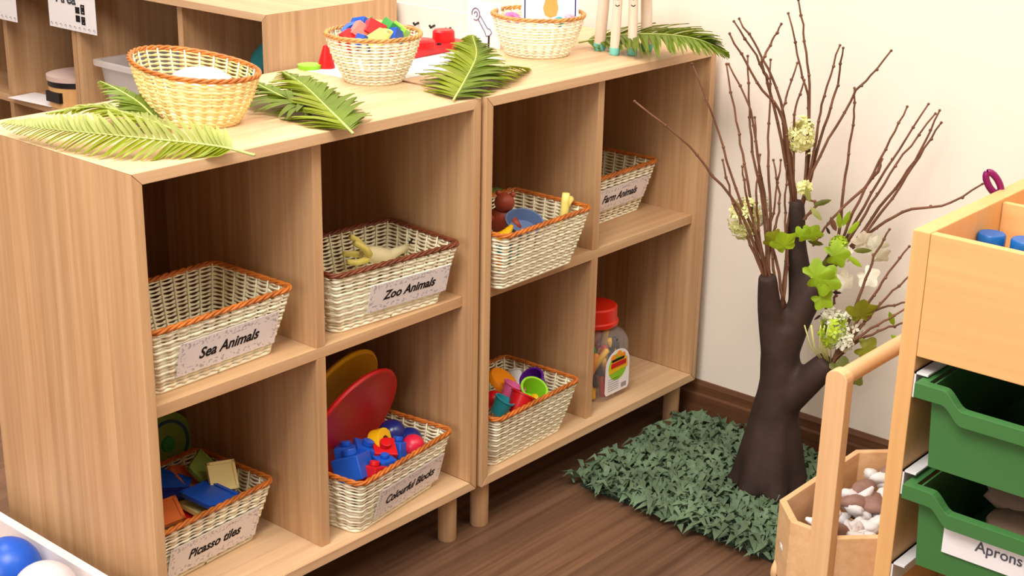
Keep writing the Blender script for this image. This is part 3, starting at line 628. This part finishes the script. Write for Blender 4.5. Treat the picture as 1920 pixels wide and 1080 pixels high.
# toy workbench
wb = thing('toy_workbench', 'white toy workbench with a hooked pegboard behind the shelf top', 'workbench', (1.0, .44, 0))
bt = Z0 + .598
WHITE_L = mat('white_laminate', (236, 232, 230), .4)
MB().box(0.0, .432, 0.0, .455, bt - .022, bt).build('worktop', WHITE_L, wb, bevel=.002)
MB().box(.426, .441, .01, .52 - .0, bt, Z0 + .713).build('pegboard', mat('pegboard', (226, 216, 206), .55), wb, bevel=.002)
for x in (.03, .40):
    for y in (.03, .42): MB().box(x - .018, x + .018, y - .018, y + .018, 0, bt - .022).build('leg', WHITE_L, wb, bevel=.002)
for y in (.41, .357, .305):
    MB().tube([(.425, y, Z0 + .672), (.412, y, Z0 + .668), (.408, y, Z0 + .674)], .0028, 8).build('hook', BLK, wb, smooth=True)
ws = thing('picture_sheet', 'white sheet with a drawn wrench standing beside the picture card basket', 'paper', (1.062, .335, TOP + .0008), (0, 0, .0)); ws.scale = (1, .72, .82)
MB().box(-.0008, 0, -.085, .035, 0, .108).build('sheet', PLAIN, ws)
wr = MB(); cy, cz = .005, .075
arc = [(-.0014, cy - .0 + .0145 * math.cos(a), cz + .0145 * math.sin(a)) for a in [x * .3 - .2 for x in range(19)]]
wr.tube(arc, .0012, 5); wr.tube([(-.0014, cy + .006 * math.cos(a), cz + .006 * math.sin(a)) for a in [x * .5 for x in range(10)]], .0011, 5)
wr.tube([(-.0014, -.004, .063), (-.0014, -.03, .034)], .0012, 5); wr.tube([(-.0014, -.012, .072), (-.0014, -.038, .045)], .0012, 5)
wr.tube([(-.0014, -.03, .034), (-.0014, -.034, .026), (-.0014, -.046, .028), (-.0014, -.054, .036), (-.0014, -.048, .044), (-.0014, -.038, .045)], .0012, 5)
wr.build('wrench_drawing', mat('violet_ink', (100, 88, 130), .7), ws); MB().tube([(-.002, -.045, .028), (-.002, -.044, .0)], .0022, 6).build('stand_clip', BLK, ws)
rv = thing('toy_vice', 'red plastic toy vice with raised lugs at the back of the shelf top', 'toy', (.935, .355, TOP + .001), (0, 0, .0)); rv.scale = (1.12, 1.05, 1.1)
MB().prism([(-.085, -.036), (.08, -.03), (.085, .03), (.05, .036), (-.075, .036)], 0, .014).build('plate', RED, rv, bevel=.003)
for x, y, a, h in ((-.032, .018, .019, .046), (-.022, -.012, .026, .026), (.045, .0, .021, .034)):
    MB().lathe([(a, .012), (a * .94, h - .003), (a * .8, h), (.001, h)], 28, T((x, y, 0)), cap=False).build('lug', RED, rv, smooth='auto')
sm = MB()
for x, y in ((-.068, .02), (-.070, -.02), (.012, .02), (.010, -.024)): sm.lathe([(.004, .014), (.004, .017), (.001, .017)], 12, T((x, y, 0)))
sm.build('screw', BLK, rv)
small('toy_cone', 'small red cone toy behind the left side of the heaped basket', 'toy', MB().lathe([(.016, 0), (.016, .004), (.005, .040), (.001, .042)], 20), RED, (.688, .368, TOP + .001))
small('toy_plate', 'flat green toy left of the small red cone', 'toy', MB().lathe([(.001, .0), (.021, .0), (.022, .008), (.001, .010)], 30, cap=False), LIME, (.662, .384, TOP))
#@@PART3
# ------------------------------------------------------------------ the artificial tree
TB = Vector((1.2154, -.3157, 0)); FW = Vector((CAM_ROT.to_matrix() @ Vector((0, 0, -1)))); FW.z = 0; FW.normalize(); RT = Vector((FW.y, -FW.x, 0))
def pl(u, v, off=0.0):
    """point on the upright plane through the trunk base, off metres behind it"""
    d = ray(u, v); s = ((TB - CAM_LOC).dot(FW) + off) / d.dot(FW); return CAM_LOC + d * s
tree = thing('artificial_tree', 'dark brown artificial tree with bare twigs, flowers and leaves, on the leafy rug', 'tree', TB)
def tl(u, v, off=0.0): return pl(u, v, off) - TB
k_ = .00102
tr = MB()
def limb(pts, n=14):
    P = [tl(a[0], a[1], a[3] if len(a) > 3 else 0) for a in pts]; Rr = [a[2] * k_ for a in pts]
    m = 14; sp = spline(P, m); rr = [Rr[min(int(i / (m - 1) * (len(Rr) - 1)), len(Rr) - 2)] * (1 - (i / (m - 1) * (len(Rr) - 1)) % 1 if i < m - 1 else 0) + Rr[min(int(i / (m - 1) * (len(Rr) - 1)), len(Rr) - 2) + 1] * ((i / (m - 1) * (len(Rr) - 1)) % 1 if i < m - 1 else 1) for i in range(m)]
    tr.tube(sp, rr, n)
P0 = [(1440, 925, 62), (1442, 890, 56), (1440, 840, 50), (1452, 780, 46), (1465, 720, 42), (1462, 660, 36), (1470, 610, 34)]
limb(P0)
limb([(1462, 680, 34), (1450, 610, 28), (1441, 560, 21, -.01), (1439, 516, 17, -.02)])
limb([(1468, 650, 34), (1496, 590, 29), (1528, 540, 24), (1556, 495, 14, .02), (1578, 450, 10, .03)])
limb([(1500, 585, 22, .01), (1500, 520, 22, .02), (1494, 460, 18, .03), (1494, 400, 16, .03), (1495, 374, 13, .03)])
limb([(1450, 770, 36), (1492, 735, 30, -.02), (1530, 700, 27, -.04), (1556, 678, 24, -.05)])
for a in range(7):
    g = a * 2 * PI / 7 + .3; tr.tube([(.012 * math.cos(g), .012 * math.sin(g), .20), (.030 * math.cos(g), .030 * math.sin(g), .10), (.052 * math.cos(g), .052 * math.sin(g), .035), (.074 * math.cos(g), .074 * math.sin(g), .012)], [.030, .034, .028, .016], 10)
trunk = tr.build('trunk', BARK, tree, smooth=True)
md = trunk.modifiers.new('remesh', 'REMESH'); md.mode = 'VOXEL'; md.voxel_size = .0055; md.use_smooth_shade = True
m2 = trunk.modifiers.new('smooth', 'SMOOTH'); m2.iterations = 5; m2.factor = .6
rt = random.Random(11)
twigs = [([(1497, 0), (1510, 80), (1518, 190), (1505, 390)], .03, .03), ([(1478, 25), (1500, 120), (1515, 190), (1518, 300), (1500, 400)], .05, .03), ([(1575, 85), (1545, 180), (1530, 260), (1503, 395)], .0, .03), ([(1581, 90), (1570, 160), (1545, 240), (1502, 395)], .02, .03),
 ([(1671, 95), (1633, 143), (1605, 170), (1570, 235), (1522, 320), (1498, 400)], -.03, .03), ([(1602, 165), (1600, 235), (1585, 330), (1570, 470)], .03, .03), ([(1386, 35), (1430, 110), (1470, 215), (1494, 395)], .06, .03), ([(1376, 40), (1425, 120), (1450, 195), (1492, 395)], .0, .03), ([(1368, 63), (1420, 155), (1468, 225), (1490, 395)], -.05, .03),
 ([(1465, 45), (1445, 85), (1428, 116), (1440, 150)], .02, .01), ([(1495, 118), (1475, 180), (1468, 220), (1480, 330), (1490, 400)], .04, .03), ([(1508, 150), (1490, 215), (1488, 300), (1492, 400)], .01, .03), ([(1402, 105), (1405, 200), (1410, 270), (1432, 400), (1440, 530)], .03, -.02), ([(1445, 112), (1444, 200), (1440, 300), (1446, 400), (1440, 530)], .05, -.02),
 ([(1190, 190), (1290, 272), (1330, 320), (1390, 400), (1436, 525)], -.05, -.02), ([(1298, 120), (1345, 240), (1375, 340), (1415, 440), (1438, 525)], -.02, -.02), ([(1362, 120), (1385, 250), (1402, 350), (1436, 525)], .04, -.02), ([(1366, 120), (1405, 200), (1425, 320), (1440, 420), (1442, 525)], .02, -.02), ([(1355, 300), (1375, 380), (1402, 445), (1434, 525)], -.04, -.02), ([(1392, 312), (1402, 380), (1425, 460), (1437, 525)], -.06, -.02),
 ([(1415, 220), (1425, 330), (1442, 430), (1472, 572)], .0, -.012), ([(1425, 290), (1418, 380), (1430, 470), (1464, 578)], -.05, -.012), ([(1475, 308), (1472, 400), (1476, 480), (1468, 578)], .02, -.012), ([(1482, 310), (1480, 380), (1474, 470), (1466, 578)], .05, -.012), ([(1450, 300), (1462, 380), (1448, 460), (1462, 578)], -.02, -.012), ([(1464, 300), (1450, 400), (1436, 470), (1460, 578)], .0, -.012),
 ([(1701, 200), (1660, 280), (1600, 400), (1566, 490)], -.02, .02), ([(1741, 195), (1690, 275), (1640, 350), (1592, 440), (1566, 500)], .0, .02), ([(1754, 213), (1680, 310), (1622, 400), (1564, 500)], -.04, .02), ([(1762, 207), (1715, 300), (1650, 390), (1564, 500)], -.02, .02), ([(1765, 230), (1725, 290), (1680, 360), (1612, 450), (1568, 490)], -.06, .02), ([(1842, 345), (1770, 385), (1700, 395), (1640, 430), (1566, 495)], -.05, .02), ([(1525, 460), (1545, 430), (1575, 395), (1640, 330), (1654, 296)], .0, .02),
 ([(1668, 430), (1640, 480), (1610, 560), (1556, 690)], -.06, -.05), ([(1705, 462), (1660, 520), (1622, 580), (1556, 690)], -.1, -.05), ([(1712, 512), (1650, 570), (1600, 630), (1556, 690)], -.08, -.05), ([(1704, 566), (1640, 584), (1592, 640), (1554, 690)], -.05, -.05), ([(1700, 577), (1645, 610), (1592, 645), (1554, 690)], -.1, -.05), ([(1698, 604), (1645, 622), (1590, 652), (1554, 690)], -.06, -.05), ([(1541, 588), (1562, 568), (1566, 545), (1556, 524)], .02, .01), ([(1512, 372), (1530, 385), (1505, 412)], .0, .02)]
for pts, o0, o1 in twigs:
    m = len(pts); P = [tl(u, v, o0 + (o1 - o0) * (i / (m - 1)) ** 1.3) for i, (u, v) in enumerate(pts)]
    N = 16; sp = spline(P, N); sp = [p + Vector((rt.uniform(-1, 1), rt.uniform(-1, 1), rt.uniform(-1, 1))) * (.0016 if 0 < i < N - 1 else 0) for i, p in enumerate(sp)]
    for p in sp: p.x = min(p.x, WX - TB.x - .012)
    mb = MB(); mb.tube(sp, [.0017 + .0018 * i / N for i in range(N)], 6)
    mb.ball(sp[0], .0027, 6, 4)
    for i in range(2, N - 2, 3): mb.ball(sp[i] + Vector((rt.uniform(-.001, .001),) * 3), .0033, 6, 4)
    mb.build('twig', TWIG, tree, smooth=True)
def puff(u, v, off, r, m, n, ps, seed, sq=(1, 1, 1)):
    rr = random.Random(seed); c = tl(u, v, off); mb = MB()
    for k in range(n):
        d = Vector((rr.gauss(0, 1), rr.gauss(0, 1), rr.gauss(0, 1))).normalized(); q = c + Vector((d.x * sq[0], d.y * sq[1], d.z * sq[2])) * (r * rr.uniform(.72, 1)); q.x = min(q.x, WX - TB.x - .012)
        M = d.to_track_quat('Z', 'Y').to_matrix().to_4x4() @ Matrix.Rotation(rr.uniform(0, 3), 4, 'Z')
        for a in range(4):
            g = a * PI / 2; e1 = Vector((math.cos(g), math.sin(g), .25)); e2 = Vector((-math.sin(g), math.cos(g), 0))
            v4 = [Vector((0, 0, 0)), e1 * ps * .6 + e2 * ps * .38, e1 * ps * 1.1, e1 * ps * .6 - e2 * ps * .38]
            mb.add([q + M.to_3x3() @ w for w in v4], [(0, 1, 2, 3)])
    return mb.build('flower_cluster', m, tree)
puff(1503, 256, .02, .034, FLOWER_Y, 80, .009, 1, (.7, .7, 1.1)); puff(1396, 408, -.01, .036, FLOWER_Y, 90, .009, 2, (.8, .8, 1.2)); puff(1426, 392, .02, .026, FLOWER, 50, .008, 3, (.6, .6, 1.4))
puff(1590, 612, -.05, .028, FLOWER, 60, .010, 4); puff(1562, 622, -.06, .034, SPIKE, 70, .009, 5, (.8, .8, 1)); puff(1582, 640, -.07, .017, FLOWER, 36, .011, 6); puff(1560, 598, -.04, .020, FLOWER, 40, .011, 7)
puff(1572, 458, -.01, .014, SPIKE, 60, .010, 8); puff(1508, 352, .0, .012, FLOWER_Y, 14, .010, 9)
def leaf(u, v, off, size, rot, m, lobes=True, tilt=(0, 0)):
    if lobes:
        prof = []
        for i in range(30):
            t = -PI / 2 + 2 * PI * (i + .5) / 30; q = t - PI / 2; r_ = .44 + .085 * math.cos(5 * q) + .03 * math.cos(15 * q) - .20 * max(0, math.cos(q - PI)) ** 6 + .06 * math.cos(q)
            prof.append((r_ * math.cos(t), .45 + r_ * math.sin(t)))
    else: prof = [(0, 0), (.12, .2), (.16, .5), (.1, .8), (0, 1), (-.1, .8), (-.16, .5), (-.12, .2)]
    c = tl(u, v, off); Up = Vector((0, 0, 1)); F = -FW
    a = math.cos(rot) * RT + math.sin(rot) * Up; b = -math.sin(rot) * RT + math.cos(rot) * Up
    b = (b + F * tilt[0]).normalized(); a = (a + F * tilt[1]).normalized(); nn = a.cross(b); mb = MB()
    vs = [c + b * size * .45]
    for x, y in prof: vs.append(c + a * x * size + b * y * size - nn * (abs(x) * .45 + (y - .5) ** 2 * .25 + .04 * math.sin(x * 19 + y * 13)) * size)
    n = len(prof); mb.add(vs, [(0, 1 + i, 1 + (i + 1) % n) for i in range(n)])
    return mb.build('leaf', m, tree, smooth=True)
for a in [(1480, 478, -.06, .052, .5, IVY), (1500, 525, -.08, .062, -1.2, IVY), (1518, 512, -.08, .060, -1.9, IVY), (1540, 482, -.05, .052, -1.3, IVY), (1464, 460, -.04, .040, .9, OLIVE), (1512, 455, -.05, .040, -.4, IVY), (1524, 545, -.07, .045, -2.2, IVY), (1490, 452, -.05, .034, -.7, IVY),
          (1616, 612, -.07, .058, .15, OLIVE), (1600, 645, -.07, .052, -1.9, OLIVE), (1548, 702, -.08, .060, -1.35, IVY_D), (1590, 690, -.08, .040, -2.4, IVY_D), (1566, 708, -.075, .046, -2.8, IVY_D)]:
    leaf(a[0], a[1], a[2], a[3], a[4], a[5], True, (.35, .15))
for u, v, r_, m in [(1575, 430, .2, IVY), (1580, 425, -.3, IVY), (1590, 440, -.55, IVY), (1568, 435, .45, TWIG), (1556, 440, .5, BARK), (1545, 460, 1.3, IVY_D), (1600, 470, -1.5, IVY_D), (1590, 480, -2.2, IVY), (1560, 480, 2.4, IVY_D), (1525, 385, -1.2, IVY_D), (1520, 388, -2.4, FERN_P), (1518, 380, .3, FERN_P), (1690, 622, -1.3, IVY), (1670, 628, -2.2, IVY), (1676, 612, .4, IVY), (1536, 520, 1.0, BARK), (1548, 520, -1.0, BARK), (1560, 548, -1.6, BARK), (1552, 556, 1.6, BARK), (1541, 590, 2.2, BARK)]:
    leaf(u, v, -.03, .034 if m is not BARK else .018, r_, m, False, (.2, .1))
for k, (u, v) in enumerate([(1605, 480), (1620, 470), (1628, 490), (1612, 500), (1598, 505), (1632, 478)]): leaf(u, v, -.02, .046, [1.2, .2, -.9, -2.4, 2.6, -.2][k], FLOWER, True, (.5, .2 * (k - 3)))
gs = MB()
for k in range(12):
    g = rt.uniform(-.5, .5); gs.tube([tl(1556 + 8 * g, 690, -.05), tl(1545 + 60 * g, 650, -.06), tl(1545 + 110 * g + 10, 610, -.07)], .0013, 5)
gs.build('flower_stems', mat('stem_green', (196, 200, 120), .5), tree, smooth=True)

# ------------------------------------------------------------------ leafy rug
rug = thing('leaf_rug', 'shaggy grey green leaf rug on the floor under the artificial tree', 'rug', (1.19, -.26, 0))
MB().box(-.195, .225, -.225, .245, .0005, .008).build('rug_backing', mat('rug_back', (40, 54, 44), .9), rug)
RUGM = leafmat('rug_leaf', (104, 128, 100), (110, 130, 90), .15)
pm = MB(); rg = random.Random(21)
for k in range(3600):
    x, y = rg.uniform(-.205, .23), rg.uniform(-.235, .255); a = rg.uniform(0, 2 * PI); L = rg.uniform(.026, .052); w = rg.uniform(.004, .008); z = rg.uniform(.006, .016)
    if math.hypot(x - .025, y + .056) < .06: continue
    d = Vector((math.cos(a), math.sin(a), 0)); s_ = Vector((-d.y, d.x, rg.uniform(-.5, .5))); h = rg.uniform(.008, .030); o = Vector((x, y, z))
    p = [o, o + d * L * .45 + Vector((0, 0, h)), o + d * L + Vector((0, 0, h * rg.uniform(.2, .8)))]
    if p[2].x > .22 or p[2].y > .29: continue
    pm.add([p[0] - s_ * w * .4, p[0] + s_ * w * .4, p[1] - s_ * w, p[1] + s_ * w, p[2]], [(0, 1, 3, 2), (2, 3, 4)])
tag(pm.build('leaf_pile', RUGM, rug, smooth=True), kind='stuff')

# ------------------------------------------------------------------ wooden art unit with tray bins
cx, cy = .886, -.704
ut = thing('storage_unit', 'beech storage unit at the right edge with a top tray and two green bins', 'storage unit', (cx, cy, 0))
ZT = Z0 + .609; CD = .50; CW = .42
MB().box(0, CD, -.028, 0, .02, ZT).build('end_panel', BEECH_V, ut, bevel=.0018)
MB().box(0, CD, -CW, -CW + .028, .02, ZT).build('end_panel', BEECH_V, ut, bevel=.0018)
MB().box(.0005, .016, -CW + .0285, -.0285, Z0 + .412, ZT - .0005).build('front_board', BEECH_H, ut, bevel=.0015)
MB().box(CD - .014, CD, -CW + .0285, -.0285, .02, ZT).build('back_board', BEECH_H, ut)
MB().box(.0165, CD - .0145, -CW + .0285, -.0285, Z0 + .47, Z0 + .482).build('tray_floor', BEECH_H, ut)
MB().box(.262, .274, -CW + .0285, -.0285, Z0 + .483, ZT - .006).build('tray_divider', BEECH_H, ut, bevel=.001)
MB().box(.01, CD - .015, -CW + .0285, -.0285, .02, .045).build('base_board', BEECH_H, ut)
for zr in (Z0 + .372, Z0 + .205, Z0 + .04):
    for yy, sg in ((-.0285, -1), (-CW + .0285, 1)):
        rb = MB(); rb.box(.002, .44, min(yy, yy + sg * .003), max(yy, yy + sg * .003), zr - .028, zr + .014); rb.box(.002, .44, min(yy, yy + sg * .022), max(yy, yy + sg * .022), zr + .011, zr + .014)
        rb.build('runner', RUNNER, ut)
def tray_bin(label, zt, lab=None):
    b = thing('tray_bin', label, 'bin', (cx - .012, cy - .21, zt), (0, 0, 0), 'green bins in the beech storage unit')
    hw = .168; dep = .42; hh = .138; t = .003
    # profile of the front rim: high shoulders, dipped middle
    def rimz(y):
        a = abs(y); e0, e1 = .122, .088
        if a > e0: return 0.0
        if a < e1: return -.026
        f = (e0 - a) / (e0 - e1); return -.026 * (3 * f * f - 2 * f ** 3)
    ys = [-hw + 2 * hw * i / 60 for i in range(61)]
    fr = MB()
    for x0, x1, zb, za in ((-.012, -.0085, -.024, 0), (-.0088, .006, -.003, -.0002)):
        vs = []
        for y in ys:
            r = rimz(y); vs += [(x0, y, r + zb), (x1, y, r + zb), (x1, y, r + za), (x0, y, r + za)]
        fs = [(i * 4 + q, i * 4 + (q + 1) % 4, i * 4 + 4 + (q + 1) % 4, i * 4 + 4 + q) for i in range(60) for q in range(4)] + [(0, 1, 2, 3), (240, 243, 242, 241)]
        fr.add(vs, fs)
    for sg in (-1, 1):
        y0, y1 = sorted((sg * hw, sg * (hw - .016))); fr.box(.006, dep, y0, y1, -.003, 0); fr.box(.0, dep, *sorted((sg * hw, sg * (hw - .003))), -.012, -.0005)
    fr.box(dep - .014, dep, -hw, hw, -.003, 0)
    fr.build('rim', BINGREEN, b, bevel=.0008)
    bd = MB(); wi = hw - .022; vs = []
    for y in [-wi + 2 * wi * i / 60 for i in range(61)]:
        vs += [(.006, y * .95, -hh), (.004, y, rimz(y * hw / wi if abs(y) > wi - .001 else y) - .002), (.007, y, rimz(y) - .002), (.009, y * .95, -hh)]
    bd.add(vs, [(i * 4 + q, i * 4 + (q + 1) % 4, i * 4 + 4 + (q + 1) % 4, i * 4 + 4 + q) for i in range(60) for q in range(4)])
    for sg in (-1, 1):
        bd.add([(.004, sg * wi, -.002), (dep - .012, sg * wi, -.002), (dep - .02, sg * wi * .95, -hh), (.006, sg * wi * .95, -hh), (.004, sg * (wi - t), -.002), (dep - .012, sg * (wi - t), -.002), (dep - .02, sg * (wi * .95 - t), -hh), (.006, sg * (wi * .95 - t), -hh)],
               [(0, 1, 2, 3), (4, 7, 6, 5), (0, 4, 5, 1), (3, 2, 6, 7)])
    bd.box(dep - .018, dep - .013, -wi, wi, -hh, -.001); bd.box(.006, dep - .014, -wi * .95, wi * .95, -hh, -hh + t)
    bd.build('bin_body', BINGREEN, b, bevel=0)
    if lab:
        l = MB().box(.0018, .0026, -.09, .098, -.098, -.044).build('paper_label', PLAIN, b); tag(l, 'white paper tag reading ' + lab)
        text_mesh(lab, .025, mat('soft_ink', (84, 84, 96), .7), l, shear=0, bold=.0003, M=T((.0012, .008, -.068), (PI / 2, 0, -PI / 2)))
    return b
tray_bin('upper green tray bin of the beech storage unit', Z0 + .380)
tray_bin('lower green tray bin with a white tag reading Aprons', Z0 + .208, 'Aprons')
cl = MB(); rc2 = random.Random(4)
for k in range(5): cl.ball((rc2.uniform(-.05, .06), rc2.uniform(-.07, .07), rc2.uniform(-.01, .012)), .05, 14, 8, (1.2, 1.4, .35), jit=.1)
small('folded_apron', 'folded brown apron lying in the lower green tray bin', 'apron', cl, mat('apron_cloth', (150, 124, 106), .9, .1), (cx + .13, cy - .21, Z0 + .142), smooth=True)
bxd = MB(); bxd.box(-.06, .06, -.07, .07, 0, .085)
small('dark_box', 'dark plum box inside the upper green tray bin', 'box', bxd, mat('plum_card', (70, 48, 52), .8), (cx + .22, cy - .27, Z0 + .249), (0, 0, .1), smooth=False, bevel=.004)
def bottle(label, u, v):
    p = at(u, v, 'z', Z0 + .572); b = thing('paint_pot', label, 'pot', (p.x, p.y, Z0 + .4825), group='blue capped pots in the tray')
    MB().lathe([(.001, 0), (.019, 0), (.021, .004), (.021, .058), (.017, .066)], 24).build('pot_body', WHT, b, smooth='auto')
    MB().lathe([(.0205, .066), (.022, .068), (.022, .088), (.020, .0905), (.001, .0905)], 30).build('cap', mat('cap_blue', (10, 98, 178), .35), b, smooth='auto')
bottle('blue capped pot in the front half of the top tray, fully in view', 1860, 438)
bottle('blue capped pot cut by the right edge of the photo, in the top tray', 1923, 450)
sc = thing('craft_scissors', 'purple handled craft tool standing in the rear half of the top tray', 'scissors', at(1874, 364, 'z', Z0 + .60), (0, 0, 0))
hp = []
lo = MB(); ang = math.radians(124); ux = RT * math.cos(ang) + Vector((0, 0, 1)) * math.sin(ang); vx = Vector((0, 0, 1)).cross(FW); vx = (vx - ux * vx.dot(ux)).normalized()
loop = [ux * (.022 + .022 * math.cos(t)) + vx * (.0085 * math.sin(t)) for t in [2 * PI * i / 20 for i in range(21)]]
lo.tube(loop, .0058, 8, False); lo.tube([ux * .006, ux * -.03, ux * -.075], [.010, .0095, .007], 8); lo.build('handle', MAGENTA, sc, smooth=True)

# ------------------------------------------------------------------ push cart full of shells and stones
PX0, PX1, PY0, PY1, PZ0, PZ1 = .885, 1.27, -.690, -.492, .025, Z0 + .06
pcx, pcy = (PX0 + PX1) / 2, (PY0 + PY1) / 2
pk = thing('push_cart', 'small pine push cart with a bar handle, filled with shells and stones', 'cart', (pcx, pcy, 0))
def octo(i, c): hw, hd = (PX1 - PX0) / 2 - i, (PY1 - PY0) / 2 - i; return [(-hw + c, -hd), (hw - c, -hd), (hw, -hd + c), (hw, hd - c), (hw - c, hd), (-hw + c, hd), (-hw, hd - c), (-hw, -hd + c)]
def wall_ring(o, i_, z0, z1):
    n = 8; vs = [(p[0], p[1], z) for z in (z0, z1) for p in o] + [(p[0], p[1], z) for z in (z0, z1) for p in i_]; fs = []
    for k in range(n):
        k2 = (k + 1) % n; fs += [(k, k2, n + k2, n + k), (2 * n + k, 3 * n + k, 3 * n + k2, 2 * n + k2), (n + k, n + k2, 3 * n + k2, 3 * n + k), (k, 2 * n + k, 2 * n + k2, k2)]
    return vs, fs
bx = MB(); bx.add(*wall_ring(octo(0, .055), octo(.011, .051), PZ0, PZ1)); bx.build('box_side', PINE_X, pk, bevel=.0018)
MB().prism(octo(.0112, .051), PZ0, PZ0 + .01).build('box_floor', PINE_X, pk)
post_x = PX0 - pcx - .012; post_y = -.616 - pcy; HB = Z0 + .362
for px_ in (post_x, PX1 - pcx - .012 + .025):
    MB().prism([(-.019, .02), (.019, .02), (.019, HB - .016)] + [(.019 * math.cos(a), HB - .016 + .016 * math.sin(a)) for a in [PI * i / 8 for i in range(1, 8)]] + [(-.019, HB - .016)], -.0115, .0115, T((px_, post_y, 0), (PI / 2, 0, PI / 2))).build('handle_post', PINE_V, pk, bevel=.002)
MB().tube([(post_x + .010, post_y, HB - .018), (PX1 - pcx, post_y, HB - .018)], .0145, 18).build('handle_bar', PINE_X, pk, smooth='auto')
for x in (-.13, .13):
    for y in (-.092, .092):
        MB().lathe([(.001, -.006), (.022, -.006), (.0245, -.003), (.0245, .003), (.022, .006), (.001, .006)], 24, T((x, y * .98, .0245), (PI / 2, 0, 0)), cap=False).build('wheel', PINE_V, pk, smooth='auto')
rs = random.Random(9); stones = {}
for nm, lab, m, cnt in (('shell', 'white shell or coral piece in the pine push cart', mat('shell_white', (232, 230, 232), .6, bump=.3, bscale=120), 78), ('stone', 'brown stone in the pine push cart', mat('stone_brown', (150, 116, 104), .6, var=.25, vscale=30), 15)):
    protos = []
    for k in range(cnt):
        if len(protos) < 5:
            mb = MB(); mb.ball((0, 0, 0), .019 if nm == 'shell' else .023, 12, 8, (1.15, .8, .6), jit=.13 if nm == 'shell' else .03)
            if nm == 'shell' and k % 2: mb.tube([(0, 0, 0), (.02, .005, .008), (.032, .004, .016)], [.011, .008, .003], 8)
            o = mb.build(nm, m, None, smooth=True); protos.append(o)
        else: o = protos[k % 5].copy(); COL.objects.link(o)
        lay = 0 if k < cnt * .45 else 1
        o.location = (pcx + rs.uniform(-.158, .15), pcy + rs.uniform(-.064, .064), PZ0 + .052 + lay * .038 + rs.uniform(0, .016) + (.012 if nm == 'stone' and lay else 0)); o.rotation_euler = (rs.uniform(-.5, .5), rs.uniform(-.5, .5), rs.uniform(0, 6)); o['label'] = lab; o['category'] = nm; o['group'] = nm + 's in the pine push cart'

# ------------------------------------------------------------------ pale tub at the lower left corner
tub = thing('play_tub', 'low white rimmed tub on the floor at the left side of the nearer shelf', 'tub', (-.30, .05, 0))
tw = MB(); TX, TY = .262, .42
def rr_ring(w, d, r, z): return [(p[0], p[1], z) for p, _ in rrect(w, d, r, 64)]
lv = [(2 * TX - .06, 2 * TY - .06, .06, .002), (2 * TX - .012, 2 * TY - .012, .06, .2), (2 * TX, 2 * TY, .062, .2), (2 * TX, 2 * TY, .062, .209), (2 * TX - .03, 2 * TY - .03, .055, .209), (2 * TX - .034, 2 * TY - .034, .055, .19), (2 * TX - .05, 2 * TY - .05, .05, .130)]
vs = []; fs = []
for w, d, r, z in lv: vs += rr_ring(w, d, r, z)
for j in range(6):
    for k in range(64): k2 = (k + 1) % 64; fs.append((j * 64 + k, j * 64 + k2, (j + 1) * 64 + k2, (j + 1) * 64 + k))
fs += [tuple(range(64))[::-1], tuple(6 * 64 + k for k in range(64))]; tw.add(vs, fs); tw.build('tub_body', mat('tub_plastic', (222, 214, 212), .45), tub, smooth='auto')
MB().prism([(p[0], p[1]) for p in rr_ring(2 * TX - .052, 2 * TY - .052, .05, 0)], .131, .134).build('tub_lining', mat('lining_brown', (150, 108, 92), .8), tub)
small('play_ball', 'blue ball in the white rimmed tub, cut by the left edge', 'ball', MB().ball((0, 0, 0), .05, 28, 18), BLUE, (-.106, .232, .185), smooth=True)
small('play_ball', 'pale ball beside the blue ball in the white rimmed tub', 'ball', MB().ball((0, 0, 0), .05, 28, 18), mat('pale_ball', (206, 196, 200), .4), (-.108, .128, .185), smooth=True)
